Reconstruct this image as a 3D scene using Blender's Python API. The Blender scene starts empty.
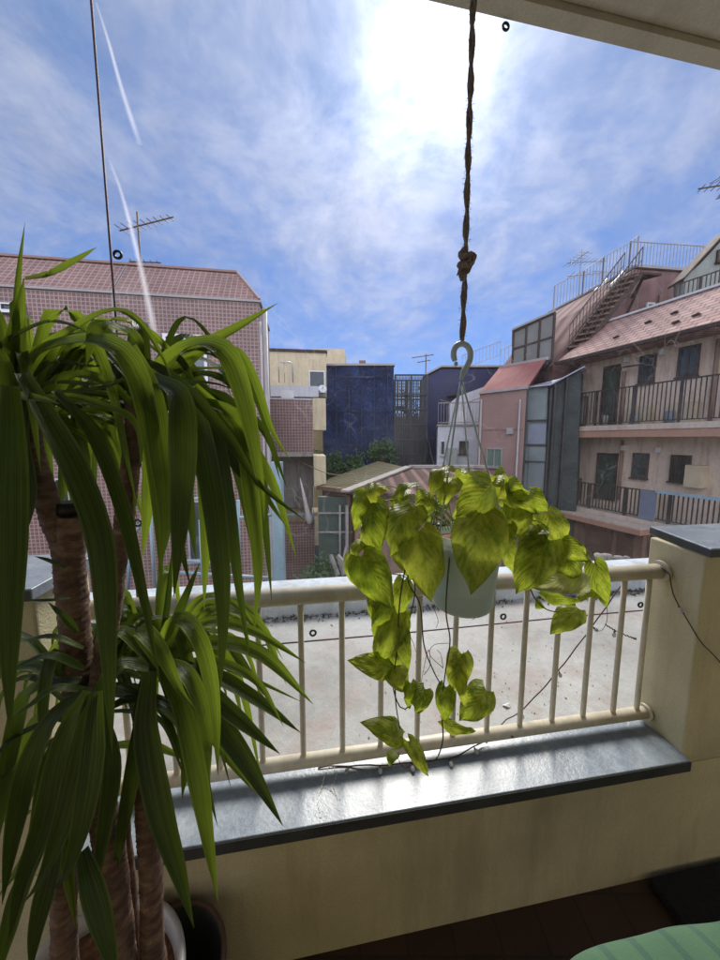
import bpy, math, random
from mathutils import Vector, Matrix, noise as mnoise
random.seed(7)
R = math.radians
scene = bpy.context.scene
COL = scene.collection
V = Vector
# ------------------------------------------------------------------ camera
F = 346.0; H = 1.6; PIT = R(6.6)
CP, SP = math.cos(PIT), math.sin(PIT)
cam_d = bpy.data.cameras.new('camera'); cam = bpy.data.objects.new('camera', cam_d)
COL.objects.link(cam); scene.camera = cam
cam.location = (0, 0, H); cam.rotation_euler = (R(90) - PIT, 0, 0)
cam_d.sensor_fit = 'VERTICAL'; cam_d.sensor_height = 36; cam_d.sensor_width = 27
cam_d.lens = 36 * F / 960; cam_d.clip_start = 0.02; cam_d.clip_end = 3000

def ray(px, py):
    a = (px - 360) / F; v = (480 - py) / F
    return V((a, CP + v * SP, -SP + v * CP))
def P(px, py, Y):                      # point seen at a pixel at a known distance Y in front
    d = ray(px, py); t = Y / d.y
    return V((d.x * t, Y, H + d.z * t))
def PZ(px, py, z):
    d = ray(px, py); t = (z - H) / d.z
    return V((d.x * t, d.y * t, z))
# balcony frame: u along the railing, off = distance out from the camera across it
TH = R(9.02); U = V((math.cos(TH), math.sin(TH), 0)); N = V((-math.sin(TH), math.cos(TH), 0))
def B(u, off, z): return U * u + N * off + V((0, 0, z))

# ------------------------------------------------------------------ objects
def tagp(o, label=None, cat=None, group=None, kind=None):
    if label: o['label'] = label
    if cat: o['category'] = cat
    if group: o['group'] = group
    if kind: o['kind'] = kind
    return o
def thing(name, label, cat, loc, group=None):
    o = bpy.data.objects.new(name, None); COL.objects.link(o); o.location = loc
    o.empty_display_size = 0.1
    return tagp(o, label, cat, group)

class MB:
    def __init__(s): s.v = []; s.f = []; s.uv = {}; s.sm = set()
    def vert(s, p): s.v.append(V(p)); return len(s.v) - 1
    def face(s, idx, uv=None, smooth=False):
        s.f.append(list(idx)); k = len(s.f) - 1
        if uv: s.uv[k] = uv
        if smooth: s.sm.add(k)
    def poly(s, pts): s.face([s.vert(p) for p in pts])
    def hexa(s, b, t):                 # bottom 4 (ccw from above), top 4
        i = [s.vert(p) for p in list(b) + list(t)]
        for q in ((3,2,1,0),(4,5,6,7),(0,1,5,4),(1,2,6,5),(2,3,7,6),(3,0,4,7)): s.face([i[k] for k in q])
    def prism(s, pts, z0, z1):
        n = len(pts); lo = [s.vert((p[0], p[1], z0)) for p in pts]; hi = [s.vert((p[0], p[1], z1)) for p in pts]
        s.face(lo[::-1]); s.face(hi)
        for k in range(n): s.face([lo[k], lo[(k+1)%n], hi[(k+1)%n], hi[k]])
    def extr(s, pts, d):               # extrude a planar polygon by vector d
        n = len(pts); d = V(d); a = [s.vert(p) for p in pts]; b = [s.vert(V(p) + d) for p in pts]
        s.face(a[::-1]); s.face(b)
        for k in range(n): s.face([a[k], a[(k+1)%n], b[(k+1)%n], b[k]])
    def box(s, c0, c1):
        x0,y0,z0 = c0; x1,y1,z1 = c1
        s.prism([(x0,y0),(x1,y0),(x1,y1),(x0,y1)], z0, z1)
    def bbox(s, u0,u1,o0,o1,z0,z1):    # box in the balcony frame
        q = [B(u0,o0,0),B(u1,o0,0),B(u1,o1,0),B(u0,o1,0)]
        s.prism(q, z0, z1)
    def bar(s, a, b, w, h=None, up=(0,0,1)):
        a, b = V(a), V(b); h = h or w; t = (b - a)
        if t.length < 1e-6: return
        t.normalize(); up = V(up)
        if abs(t.dot(up)) > .98: up = V((0,1,0))
        x = t.cross(up).normalized() * w / 2; y = x.cross(t).normalized() * h / 2
        s.hexa([a-x-y, a+x-y, b+x-y, b-x-y], [a-x+y, a+x+y, b+x+y, b-x+y])
    def tube(s, pts, r, n=8, cap=True, jit=0):
        pts = [V(p) for p in pts]; m = len(pts)
        rr = r if isinstance(r, (list, tuple)) else [r] * m
        ref = V((0.31, .17, .93)); rings = []
        prevx = None; L = 0
        for k in range(m):
            t = (pts[min(k+1, m-1)] - pts[max(k-1, 0)])
            if t.length < 1e-9: t = V((0,0,1))
            t.normalize()
            x = (prevx - t * prevx.dot(t)) if prevx else t.cross(ref)
            if x.length < 1e-5: x = t.cross(V((1,0,0)))
            x.normalize(); prevx = x; y = t.cross(x)
            if k: L += (pts[k] - pts[k-1]).length
            ring = []
            for j in range(n):
                a = 2 * math.pi * j / n; q = rr[k] * (1 + (random.uniform(-jit, jit) if jit else 0))
                ring.append(s.vert(pts[k] + (x * math.cos(a) + y * math.sin(a)) * q))
            rings.append((ring, L))
        for k in range(m-1):
            (a, la), (b, lb) = rings[k], rings[k+1]
            for j in range(n):
                j2 = (j+1) % n
                s.face([a[j], a[j2], b[j2], b[j]], [(j/n, la), ((j+1)/n, la), ((j+1)/n, lb), (j/n, lb)], True)
        if cap: s.face(rings[0][0][::-1]); s.face(rings[-1][0])
    def lathe(s, prof, c, n=40, flute=0):
        c = V(c); rings = []
        for r, z in prof:
            rings.append([s.vert(c + V((r*math.cos(2*math.pi*j/n), r*math.sin(2*math.pi*j/n), z))) for j in range(n)])
        for a, b in zip(rings, rings[1:]):
            for j in range(n): s.face([a[j], a[(j+1)%n], b[(j+1)%n], b[j]], None, True)
    def torus(s, c, ax, R0, r, n=20, m=8):
        c = V(c); ax = V(ax).normalized(); x = ax.cross(V((.3,.2,.9))).normalized(); y = ax.cross(x)
        g = []
        for i in range(n):
            a = 2*math.pi*i/n; d = x*math.cos(a) + y*math.sin(a)
            g.append([s.vert(c + d*(R0 + r*math.cos(2*math.pi*j/m)) + ax*r*math.sin(2*math.pi*j/m)) for j in range(m)])
        for i in range(n):
            for j in range(m):
                s.face([g[i][j], g[(i+1)%n][j], g[(i+1)%n][(j+1)%m], g[i][(j+1)%m]], None, True)
    def build(s, name, m, parent=None, base=None, bevel=0):
        org = V((0,0,0))
        if parent is not None:
            org = V(parent.location)
        elif base is not None: org = V(base)
        else:
            n = len(s.v); org = V((sum(p.x for p in s.v)/n, sum(p.y for p in s.v)/n, min(p.z for p in s.v)))
        me = bpy.data.meshes.new(name)
        me.from_pydata([tuple(p - org) for p in s.v], [], s.f)
        uvl = me.uv_layers.new(name='UVMap')
        me.update()
        for k, poly in enumerate(me.polygons):
            if k in s.sm: poly.use_smooth = True
            if k in s.uv:
                for li, q in zip(poly.loop_indices, s.uv[k]): uvl.data[li].uv = q
            else:
                nn = poly.normal
                t = V((0,0,1)).cross(nn)
                if t.length < .15: t = V((1,0,0))
                t.normalize(); b = nn.cross(t)
                for li in poly.loop_indices:
                    p = s.v[me.loops[li].vertex_index]; uvl.data[li].uv = (p.dot(t), p.dot(b))
        o = bpy.data.objects.new(name, me); COL.objects.link(o)
        if m: me.materials.append(m)
        if parent is not None:
            o.parent = parent; 
        else: o.location = org
        if bevel:
            b = o.modifiers.new('bevel', 'BEVEL'); b.width = bevel; b.segments = 3; b.limit_method = 'ANGLE'
        return o
def sub(mb, name, m, part, bevel=0):   # a sub-part: child of a part (part meshes sit at their thing's origin)
    root = part.parent
    return _sub(mb, name, m, part, root, bevel)
def _sub(mb, name, m, part, root, bevel):
    o = mb.build(name, m, root, bevel=bevel); o.parent = part
    return o
def one(mb, name, m, label, cat, group=None, kind=None, bevel=0):
    o = mb.build(name, m, bevel=bevel); return tagp(o, label, cat, group, kind)

def spline(pts, n):
    pts = [V(p) for p in pts]
    if len(pts) == 2: return [pts[0].lerp(pts[1], k/n) for k in range(n+1)]
    # arc-length param Catmull-Rom
    q = [pts[0]*2 - pts[1]] + pts + [pts[-1]*2 - pts[-2]]
    dens = []
    for i in range(1, len(q)-2):
        for k in range(16):
            t = k/16; p0,p1,p2,p3 = q[i-1],q[i],q[i+1],q[i+2]
            dens.append(.5*((2*p1)+(p2-p0)*t+(2*p0-5*p1+4*p2-p3)*t*t+(3*p1-p0-3*p2+p3)*t**3))
    dens.append(pts[-1])
    L = [0]
    for a, b in zip(dens, dens[1:]): L.append(L[-1] + (b-a).length)
    out = []; j = 0
    for k in range(n+1):
        d = L[-1]*k/n
        while j < len(L)-2 and L[j+1] < d: j += 1
        w = (d-L[j])/max(1e-9, L[j+1]-L[j]); out.append(dens[j].lerp(dens[j+1], min(1, w)))
    return out

# ------------------------------------------------------------------ materials
def newmat(name):
    m = bpy.data.materials.new(name); m.use_nodes = True; nt = m.node_tree
    nt.nodes.clear(); out = nt.nodes.new('ShaderNodeOutputMaterial')
    return m, nt, out
def nd(nt, t, **kw):
    n = nt.nodes.new('ShaderNode' + t)
    for k, v in kw.items():
        if k in n.inputs and not hasattr(n, k): n.inputs[k].default_value = v
        else: setattr(n, k, v)
    return n
def rgb(c): return (c[0], c[1], c[2], 1)
def noise(nt, vec, scale, detail=4, rough=.55):
    n = nd(nt, 'TexNoise'); n.inputs['Scale'].default_value = scale; n.inputs['Detail'].default_value = detail
    n.inputs['Roughness'].default_value = rough
    if vec is not None: nt.links.new(vec, n.inputs['Vector'])
    return n.outputs['Fac']
def ramp(nt, fac, stops):
    r = nd(nt, 'ValToRGB'); nt.links.new(fac, r.inputs['Fac']); e = r.color_ramp.elements
    while len(e) < len(stops): e.new(.5)
    for el, (p, c) in zip(e, stops):
        el.position = p; el.color = rgb(c) if not isinstance(c, (int, float)) else (c, c, c, 1)
    return r.outputs['Color']
def mixc(nt, fac, a, b, mode='MIX'):
    m = nd(nt, 'MixRGB'); m.blend_type = mode
    for s, x in ((0, fac), (1, a), (2, b)):
        if isinstance(x, (int, float)): m.inputs[s].default_value = x if s == 0 else (x, x, x, 1)
        elif isinstance(x, tuple): m.inputs[s].default_value = rgb(x)
        else: nt.links.new(x, m.inputs[s])
    return m.outputs[0]
def mth(nt, op, a, b=None, c=None, clamp=False):
    m = nd(nt, 'Math'); m.operation = op; m.use_clamp = clamp
    for s, x in ((0, a), (1, b), (2, c)):
        if x is None: continue
        if isinstance(x, (int, float)): m.inputs[s].default_value = x
        else: nt.links.new(x, m.inputs[s])
    return m.outputs[0]
def mapping(nt, vec, scale=(1,1,1), loc=(0,0,0), rot=(0,0,0)):
    m = nd(nt, 'Mapping'); nt.links.new(vec, m.inputs[0]); m.inputs['Scale'].default_value = scale
    m.inputs['Location'].default_value = loc; m.inputs['Rotation'].default_value = rot
    return m.outputs[0]
def coords(nt): 
    t = nd(nt, 'TexCoord'); return t.outputs['Object'], t.outputs['UV']
def bump(nt, h, strength=.3, dist=.01):
    b = nd(nt, 'Bump'); b.inputs['Strength'].default_value = strength; b.inputs['Distance'].default_value = dist
    nt.links.new(h, b.inputs['Height']); return b.outputs[0]
def finish(nt, out, col, rough, norm=None, metal=0, spec=.5, coat=0):
    p = nd(nt, 'BsdfPrincipled')
    if isinstance(col, tuple): p.inputs['Base Color'].default_value = rgb(col)
    else: nt.links.new(col, p.inputs['Base Color'])
    if isinstance(rough, (int, float)): p.inputs['Roughness'].default_value = rough
    else: nt.links.new(rough, p.inputs['Roughness'])
    p.inputs['Metallic'].default_value = metal; p.inputs['Specular IOR Level'].default_value = spec
    p.inputs['Coat Weight'].default_value = coat
    if norm is not None: nt.links.new(norm, p.inputs['Normal'])
    nt.links.new(p.outputs[0], out.inputs['Surface']); return p
def plain(name, c, rough=.6, var=.25, sc=6, bmp=.15, dist=.004, metal=0, spec=.5, dirt=None, dirtamt=.5, fine=60):
    m, nt, out = newmat(name); ob, uv = coords(nt)
    n1 = noise(nt, ob, sc, 6); n2 = noise(nt, ob, fine, 4)
    dark = tuple(x*(1-var) for x in c); lite = tuple(min(1, x*(1+var*.7)) for x in c)
    col = ramp(nt, n1, [(.3, dark), (.7, lite)])
    col = mixc(nt, .35, col, ramp(nt, n2, [(.3, .55), (.7, 1.0)]), 'MULTIPLY')
    if dirt:
        st = noise(nt, mapping(nt, ob, (3, 3, .5)), 2.2, 5, .65)
        col = mixc(nt, mth(nt, 'MULTIPLY', ramp(nt, st, [(.48, 0), (.68, 1)]), dirtamt), col, dirt)
    rg = mth(nt, 'MULTIPLY_ADD', n1, .3, rough - .15, True)
    h = mth(nt, 'ADD', mth(nt, 'MULTIPLY', n1, .4), n2)
    finish(nt, out, col, rg, bump(nt, h, bmp, dist) if bmp else None, metal, spec)
    return m
def tile(name, c1, c2, mortar, sx=.1, sy=.1, off=0, rough=.45, msize=.012, streak=.6):
    m, nt, out = newmat(name); ob, uv = coords(nt)
    b = nd(nt, 'TexBrick'); nt.links.new(uv, b.inputs['Vector']); b.offset = off; b.squash = 1
    b.inputs['Color1'].default_value = rgb(c1); b.inputs['Color2'].default_value = rgb(c2); b.inputs['Mortar'].default_value = rgb(mortar)
    b.inputs['Scale'].default_value = 1; b.inputs['Mortar Size'].default_value = msize; b.inputs['Mortar Smooth'].default_value = .1
    b.inputs['Brick Width'].default_value = sx; b.inputs['Row Height'].default_value = sy
    n1 = noise(nt, mapping(nt, ob, (1, 1, .35)), 1.2, 6, .6)
    col = mixc(nt, streak, b.outputs['Color'], ramp(nt, n1, [(.3, .45), (.7, 1.0)]), 'MULTIPLY')
    finish(nt, out, col, rough, bump(nt, b.outputs['Fac'], -.3, .005))
    return m
M = {}
M['stucco'] = plain('cream_stucco', (.70,.62,.385), .85, .16, 3, .5, .004, dirt=(.30,.24,.13), dirtamt=.4, fine=170)
M['ceil'] = plain('ceiling_paint', (.60,.55,.43), .8, .12, 3, .3, .003, dirt=(.3,.27,.2), dirtamt=.4, fine=120)
M['rail'] = plain('rail_cream_paint', (.76,.69,.54), .36, .10, 12, .08, .001, dirt=(.33,.26,.16), dirtamt=.35)
M['bolt'] = plain('rusty_steel', (.18,.12,.08), .6, .4, 40, .3, .001, metal=.6)
M['kerb'] = plain('kerb_paint', (.50,.56,.60), .7, .2, 4, .4, .006, dirt=(.2,.22,.22), dirtamt=.6, fine=40)
M['moss'] = plain('moss', (.06,.07,.03), .95, .5, 30, .8, .01)
M['steelblue'] = plain('light_blue_steel_paint', (.32,.46,.52), .45, .12, 5, .1, .002, dirt=(.2,.14,.1), dirtamt=.25)
M['black'] = plain('black_paint', (.025,.025,.027), .5, .3, 10, .1, .002)
M['darksteel'] = plain('dark_brown_steel', (.075,.05,.042), .75, .3, 6, .1, .002, spec=.2)
M['creamwall'] = plain('cream_render', (.64,.54,.34), .85, .14, 1.2, .3, .01, dirt=(.3,.22,.15), dirtamt=.4, fine=14)
M['aptwall'] = plain('pinkish_cream_render', (.70,.56,.43), .85, .12, .8, .3, .01, dirt=(.32,.2,.13), dirtamt=.55, fine=14)
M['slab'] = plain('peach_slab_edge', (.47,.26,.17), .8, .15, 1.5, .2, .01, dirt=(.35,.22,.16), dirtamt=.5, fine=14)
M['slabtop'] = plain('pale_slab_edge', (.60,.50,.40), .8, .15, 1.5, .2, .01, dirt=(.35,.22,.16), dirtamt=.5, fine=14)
M['white'] = plain('white_render', (.55,.56,.58), .8, .12, 1, .2, .01, dirt=(.35,.35,.36), dirtamt=.4, fine=14)
M['mauve'] = plain('mauve_render', (.29,.165,.15), .85, .14, .6, .3, .01, dirt=(.2,.12,.11), dirtamt=.5, fine=14)
M['pinkwall'] = plain('pink_render', (.31,.195,.165), .85, .14, .8, .3, .01, dirt=(.32,.17,.14), dirtamt=.5, fine=14)
M['greygreen'] = plain('grey_green_render', (.30,.33,.29), .85, .14, .8, .3, .01, dirt=(.2,.2,.18), dirtamt=.5, fine=14)
M['concrete'] = plain('aged_concrete', (.33,.30,.27), .9, .25, 1.5, .4, .01, dirt=(.13,.11,.09), dirtamt=.6, fine=18)
M['brownwall'] = plain('brown_render', (.26,.16,.11), .9, .25, 1.2, .4, .01, dirt=(.1,.07,.05), dirtamt=.6, fine=18)
M['aluminium'] = plain('aluminium', (.5,.5,.5), .4, .08, 8, .05, .001, metal=.7)
M['zinc'] = plain('pipe_grey', (.36,.33,.31), .5, .12, 3, .1, .002)
M['whiteplastic'] = plain('white_plastic', (.7,.7,.68), .4, .06, 5, .04, .001)
M['acbox'] = plain('aged_beige_metal', (.60,.50,.33), .5, .1, 5, .05, .001)
M['bluepanel'] = plain('blue_panel', (.19,.22,.28), .5, .15, 3, .1, .002)
M['greendoor'] = plain('green_door_paint', (.055,.08,.06), .55, .2, 3, .1, .002)
M['peachcloth'] = plain('pale_canvas', (.72,.66,.6), .9, .1, 8, .2, .003)
def glassy(name, c, rough=.08, wob=.04):
    m, nt, out = newmat(name); ob, uv = coords(nt)
    n = noise(nt, ob, 1.5, 3)
    finish(nt, out, mixc(nt, n, c, tuple(min(1, x*1.8+.01) for x in c)), rough, bump(nt, n, wob, .05), spec=.35)
    return m
M['pane'] = glassy('window_glass', (.03,.04,.04))
M['panegreen'] = glassy('window_green_glass', (.08,.13,.10), .25)
M['panegrey'] = glassy('frosted_panel', (.10,.12,.12), .35)
M['panepale'] = glassy('pale_panel', (.13,.13,.115), .4)
M['lavroof'] = plain('polycarbonate_sheet', (.38,.38,.48), .35, .2, 2, .1, .004)
M['pinktile'] = tile('pink_mosaic_tile', (.165,.075,.06), (.23,.11,.088), (.37,.28,.24), .088, .088, 0, .5, .0095)
M['pinkroof'] = tile('pink_roof_tile', (.25,.135,.11), (.31,.17,.14), (.42,.31,.265), .13, .13, 0, .8, .012)
M['aptroof'] = tile('faded_red_roof_slate', (.42,.23,.19), (.55,.34,.28), (.17,.09,.075), .34, .19, .5, .8, .022, .7)
M['redroof'] = tile('red_mansard_sheet', (.33,.11,.095), (.38,.14,.12), (.24,.09,.08), .45, 5, 0, .85, .01)
# wet grey sill slab
def sill_mat():
    m, nt, out = newmat('wet_painted_coping'); ob, uv = coords(nt)
    n1 = noise(nt, ob, 7, 7, .65); n2 = noise(nt, ob, 90, 3); n3 = noise(nt, ob, 2.1, 4, .6)
    col = ramp(nt, n1, [(.3, (.16,.20,.24)), (.5, (.24,.285,.33)), (.72, (.34,.385,.42))])
    col = mixc(nt, .3, col, ramp(nt, n2, [(.35, .4), (.6, 1.0)]), 'MULTIPLY')
    crack = nd(nt, 'TexVoronoi'); crack.feature = 'DISTANCE_TO_EDGE'; crack.inputs['Scale'].default_value = 3.2
    nt.links.new(mixc(nt, .12, ob, nd(nt, 'TexNoise').outputs['Color']), crack.inputs['Vector'])
    ck = ramp(nt, crack.outputs['Distance'], [(.0, 1), (.012, 0)])
    patch = ramp(nt, n3, [(.55, 0), (.6, 1)])
    col = mixc(nt, mth(nt, 'MULTIPLY', ck, mth(nt, 'MULTIPLY', patch, .7)), col, (.5,.48,.42))
    col = mixc(nt, mth(nt, 'MULTIPLY', ramp(nt, n1, [(.62, 0), (.7, 1)]), .3), col, (.45,.47,.47))
    rg = ramp(nt, n3, [(.35, .26), (.65, .42)])
    h = mth(nt, 'ADD', mth(nt, 'MULTIPLY', n1, .8), mth(nt, 'MULTIPLY', n2, .5))
    finish(nt, out, col, rg, bump(nt, h, .35, .004), spec=.7)
    return m
M['sill'] = sill_mat()
M['silledge'] = plain('coping_edge_paint', (.055,.06,.062), .55, .3, 9, .4, .003, fine=90)
def terrace_mat():
    m, nt, out = newmat('terrace_membrane'); ob, uv = coords(nt)
    n1 = noise(nt, ob, 1.3, 7, .62); n2 = noise(nt, ob, 26, 5, .7); n3 = noise(nt, mapping(nt, ob, (1,1,1), (7,3,0)), 2.6, 7, .7)
    n4 = noise(nt, ob, 110, 2)
    col = ramp(nt, n1, [(.3, (.20,.20,.185)), (.5, (.33,.33,.31)), (.72, (.42,.425,.41))])
    col = mixc(nt, .35, col, ramp(nt, n2, [(.38, .6), (.6, 1.0)]), 'MULTIPLY')
    col = mixc(nt, mth(nt, 'MULTIPLY', ramp(nt, n3, [(.50, 0), (.64, 1)]), .45), col, (.25,.16,.12))
    sp = ramp(nt, n4, [(.66, 0), (.70, 1)])
    col = mixc(nt, mth(nt, 'MULTIPLY', sp, .25), col, (.12,.09,.07))
    h = mth(nt, 'ADD', n2, mth(nt, 'MULTIPLY', n4, .6))
    finish(nt, out, col, .62, bump(nt, h, .5, .006), spec=.4)
    return m
M['terrace'] = terrace_mat()
def floor_mat():
    m, nt, out = newmat('brown_floor_tile'); ob, uv = coords(nt)
    b = nd(nt, 'TexBrick'); nt.links.new(uv, b.inputs['Vector']); b.offset = 0
    b.inputs['Color1'].default_value = rgb((.05,.024,.017)); b.inputs['Color2'].default_value = rgb((.07,.032,.021)); b.inputs['Mortar'].default_value = rgb((.035,.02,.015))
    b.inputs['Scale'].default_value = 1; b.inputs['Mortar Size'].default_value = .004
    b.inputs['Brick Width'].default_value = .15; b.inputs['Row Height'].default_value = .15
    n = noise(nt, ob, 9, 6)
    col = mixc(nt, .5, b.outputs['Color'], ramp(nt, n, [(.3, .5), (.7, 1.0)]), 'MULTIPLY')
    finish(nt, out, col, .5, bump(nt, mth(nt, 'SUBTRACT', n, mth(nt, 'MULTIPLY', b.outputs['Fac'], 2)), .3, .004))
    return m
M['floor'] = floor_mat()
def corr(name, c1, c2, period=.2, axis=0, rough=.85):
    m, nt, out = newmat(name); ob, uv = coords(nt)
    sp = nd(nt, 'SeparateXYZ'); nt.links.new(uv, sp.inputs[0])
    w = mth(nt, 'SINE', mth(nt, 'MULTIPLY', sp.outputs[axis], 2*math.pi/period))
    n = noise(nt, ob, 1.5, 6, .6)
    col = mixc(nt, ramp(nt, w, [(.0, 0), (1, 1)]), c1, c2)
    col = mixc(nt, .6, col, ramp(nt, n, [(.3, .5), (.7, 1.0)]), 'MULTIPLY')
    finish(nt, out, col, rough, bump(nt, w, .8, .03), spec=.15); return m
M['corrbrown'] = corr('brown_corrugated_sheet', (.07,.035,.03), (.20,.11,.095), .42)
M['corrgreen'] = corr('mossy_corrugated_sheet', (.07,.065,.03), (.16,.14,.08), .3)
M['mauvesheet'] = corr('mauve_sheet_cladding', (.25,.145,.13), (.30,.175,.155), .9)
def net_mat():
    m, nt, out = newmat('navy_scaffold_net'); ob, uv = coords(nt)
    n = noise(nt, mapping(nt, ob, (1,1,.6)), 1.1, 8, .7); n2 = noise(nt, ob, 6, 5, .7)
    col = ramp(nt, n, [(.32, (.004,.009,.035)), (.55, (.012,.028,.095)), (.75, (.05,.08,.17))])
    col = mixc(nt, mth(nt, 'MULTIPLY', ramp(nt, n2, [(.56, 0), (.68, 1)]), .5), col, (.12,.16,.26))  # pale blotches put wrinkle highlights into the net colour
    finish(nt, out, col, .75, bump(nt, mth(nt, 'ADD', n, mth(nt, 'MULTIPLY', n2, .4)), .9, .25)); return m
M['net'] = net_mat()
M['navy'] = plain('navy_cladding', (.014,.018,.075), .6, .35, .8, .4, .03, fine=6)
M['darknet'] = plain('dark_green_net', (.045,.055,.05), .85, .4, 1.5, .6, .03, fine=8)
M['teanet'] = plain('grey_teal_screen', (.15,.19,.18), .75, .3, 1.2, .5, .03, fine=8)
def leafmat(name, dark, light, edge, trans, tw=.45, rough=.32, freq=9, pothos=False):
    m, nt, out = newmat(name); ob, uv = coords(nt)
    sp = nd(nt, 'SeparateXYZ'); nt.links.new(uv, sp.inputs[0]); x, y = sp.outputs[0], sp.outputs[1]
    ax = mth(nt, 'ABSOLUTE', mth(nt, 'SUBTRACT', x, .5))
    oi = nd(nt, 'ObjectInfo'); rnd = oi.outputs['Random']
    if pothos:
        ph = mth(nt, 'SUBTRACT', mth(nt, 'MULTIPLY', y, 9), mth(nt, 'MULTIPLY', ax, 9))
        cmb = nd(nt, 'CombineXYZ'); nt.links.new(mth(nt, 'MULTIPLY', x, 6), cmb.inputs[0])
        nt.links.new(mth(nt, 'SUBTRACT', mth(nt, 'MULTIPLY', y, 7), mth(nt, 'MULTIPLY', ax, 5)), cmb.inputs[1]); nt.links.new(mth(nt, 'MULTIPLY', rnd, 40), cmb.inputs[2])
        n1 = noise(nt, cmb.outputs[0], 1.0, 6, .65)
        n0 = noise(nt, ob, 95, 4, .7)
        s1 = ramp(nt, mth(nt, 'ADD', mth(nt, 'ADD', mth(nt, 'MULTIPLY', n1, .7), mth(nt, 'MULTIPLY', n0, .3)), mth(nt, 'MULTIPLY', mth(nt, 'SUBTRACT', rnd, .5), .12)), [(.40, 0), (.60, 1)])
        col = mixc(nt, s1, dark, light)
        vein = mth(nt, 'ABSOLUTE', mth(nt, 'SINE', mth(nt, 'MULTIPLY', ph, math.pi)))
        vn = ramp(nt, vein, [(0, 1), (.12, 0)])
        mid = ramp(nt, ax, [(0, 1), (.025, 0)])
        col = mixc(nt, mth(nt, 'MULTIPLY', vn, .15), col, edge)
        col = mixc(nt, mth(nt, 'MULTIPLY', mid, .6), col, edge)
        hgt = mth(nt, 'ADD', mth(nt, 'SUBTRACT', 1, mth(nt, 'MULTIPLY', mid, .8)), mth(nt, 'ADD', mth(nt, 'MULTIPLY', vein, .7), mth(nt, 'MULTIPLY', n1, .5)))
        bn = bump(nt, hgt, .45, .002)
        tc = mixc(nt, s1, trans, tuple(min(1, t*1.35) for t in light))
        tc = mixc(nt, mth(nt, 'MULTIPLY', vn, .18), tc, tuple(t*.6 for t in trans))
    else:
        cmb = nd(nt, 'CombineXYZ'); nt.links.new(mth(nt, 'MULTIPLY', x, freq), cmb.inputs[0])
        nt.links.new(mth(nt, 'MULTIPLY', y, .6), cmb.inputs[1]); nt.links.new(mth(nt, 'MULTIPLY', rnd, 60), cmb.inputs[2])
        n1 = noise(nt, cmb.outputs[0], 1.3, 5, .6)
        n2 = noise(nt, ob, 14, 5)
        col = ramp(nt, n1, [(.35, dark), (.55, tuple((a+b)/2 for a, b in zip(dark, light))), (.72, light)])
        col = mixc(nt, mth(nt, 'MULTIPLY', n2, .35), col, dark)
        ed = ramp(nt, ax, [(.40, 0), (.48, 1)])
        col = mixc(nt, mth(nt, 'MULTIPLY', ed, .7), col, edge)
        tip = ramp(nt, mth(nt, 'ADD', y, mth(nt, 'MULTIPLY', n2, .03)), [(.955, 0), (.985, 1)])
        col = mixc(nt, mth(nt, 'MULTIPLY', tip, .9), col, (.16,.08,.04))
        cm2 = nd(nt, 'CombineXYZ'); nt.links.new(mth(nt, 'MULTIPLY', x, 34), cm2.inputs[0]); nt.links.new(mth(nt, 'MULTIPLY', y, .8), cm2.inputs[1]); nt.links.new(rnd, cm2.inputs[2])
        n3 = noise(nt, cm2.outputs[0], 1.0, 3, .6)
        col = mixc(nt, mth(nt, 'MULTIPLY', ramp(nt, n3, [(.50, 0), (.68, 1)]), .6), col, edge)
        bn = bump(nt, mth(nt, 'ADD', mth(nt, 'ADD', n1, mth(nt, 'MULTIPLY', n3, .9)), mth(nt, 'MULTIPLY', n2, .2)), .8, .0025)
        tc = mixc(nt, n1, trans, tuple(min(1, a*1.3) for a in trans))
    p = nd(nt, 'BsdfPrincipled'); nt.links.new(col, p.inputs['Base Color']); p.inputs['Roughness'].default_value = rough
    p.inputs['Specular IOR Level'].default_value = .45; nt.links.new(bn, p.inputs['Normal'])
    t = nd(nt, 'BsdfTranslucent'); nt.links.new(tc, t.inputs['Color']); nt.links.new(bn, t.inputs['Normal'])
    mx = nd(nt, 'MixShader'); mx.inputs[0].default_value = tw
    nt.links.new(p.outputs[0], mx.inputs[1]); nt.links.new(t.outputs[0], mx.inputs[2]); nt.links.new(mx.outputs[0], out.inputs['Surface'])
    return m
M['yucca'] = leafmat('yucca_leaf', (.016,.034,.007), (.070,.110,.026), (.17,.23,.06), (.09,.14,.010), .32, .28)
M['yuccalit'] = leafmat('yucca_lit_leaf', (.024,.048,.010), (.12,.17,.04), (.34,.42,.11), (.23,.32,.022), .46, .28)  # lit copy of the yucca leaf, sunlight put into its paler colours
M['pothos'] = leafmat('pothos_leaf', (.045,.080,.012), (.38,.41,.045), (.32,.38,.08), (.27,.37,.018), .58, .33, pothos=True)
M['pothosyel'] = leafmat('pothos_yellow_leaf', (.18,.22,.02), (.42,.42,.05), (.42,.46,.12), (.40,.46,.02), .55, .35, pothos=True)
M['pothospale'] = leafmat('pothos_leaf_underside', (.30,.34,.14), (.50,.50,.22), (.3,.36,.1), (.32,.36,.08), .4, .45, pothos=True)
M['vine'] = plain('pothos_stem', (.07,.09,.025), .5, .35, 30, .2, .001)
M['stalk'] = plain('pothos_petiole', (.32,.40,.14), .45, .2, 30, .1, .001)
M['root'] = plain('aerial_root', (.10,.05,.03), .7, .3, 40, .2, .001)
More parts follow.
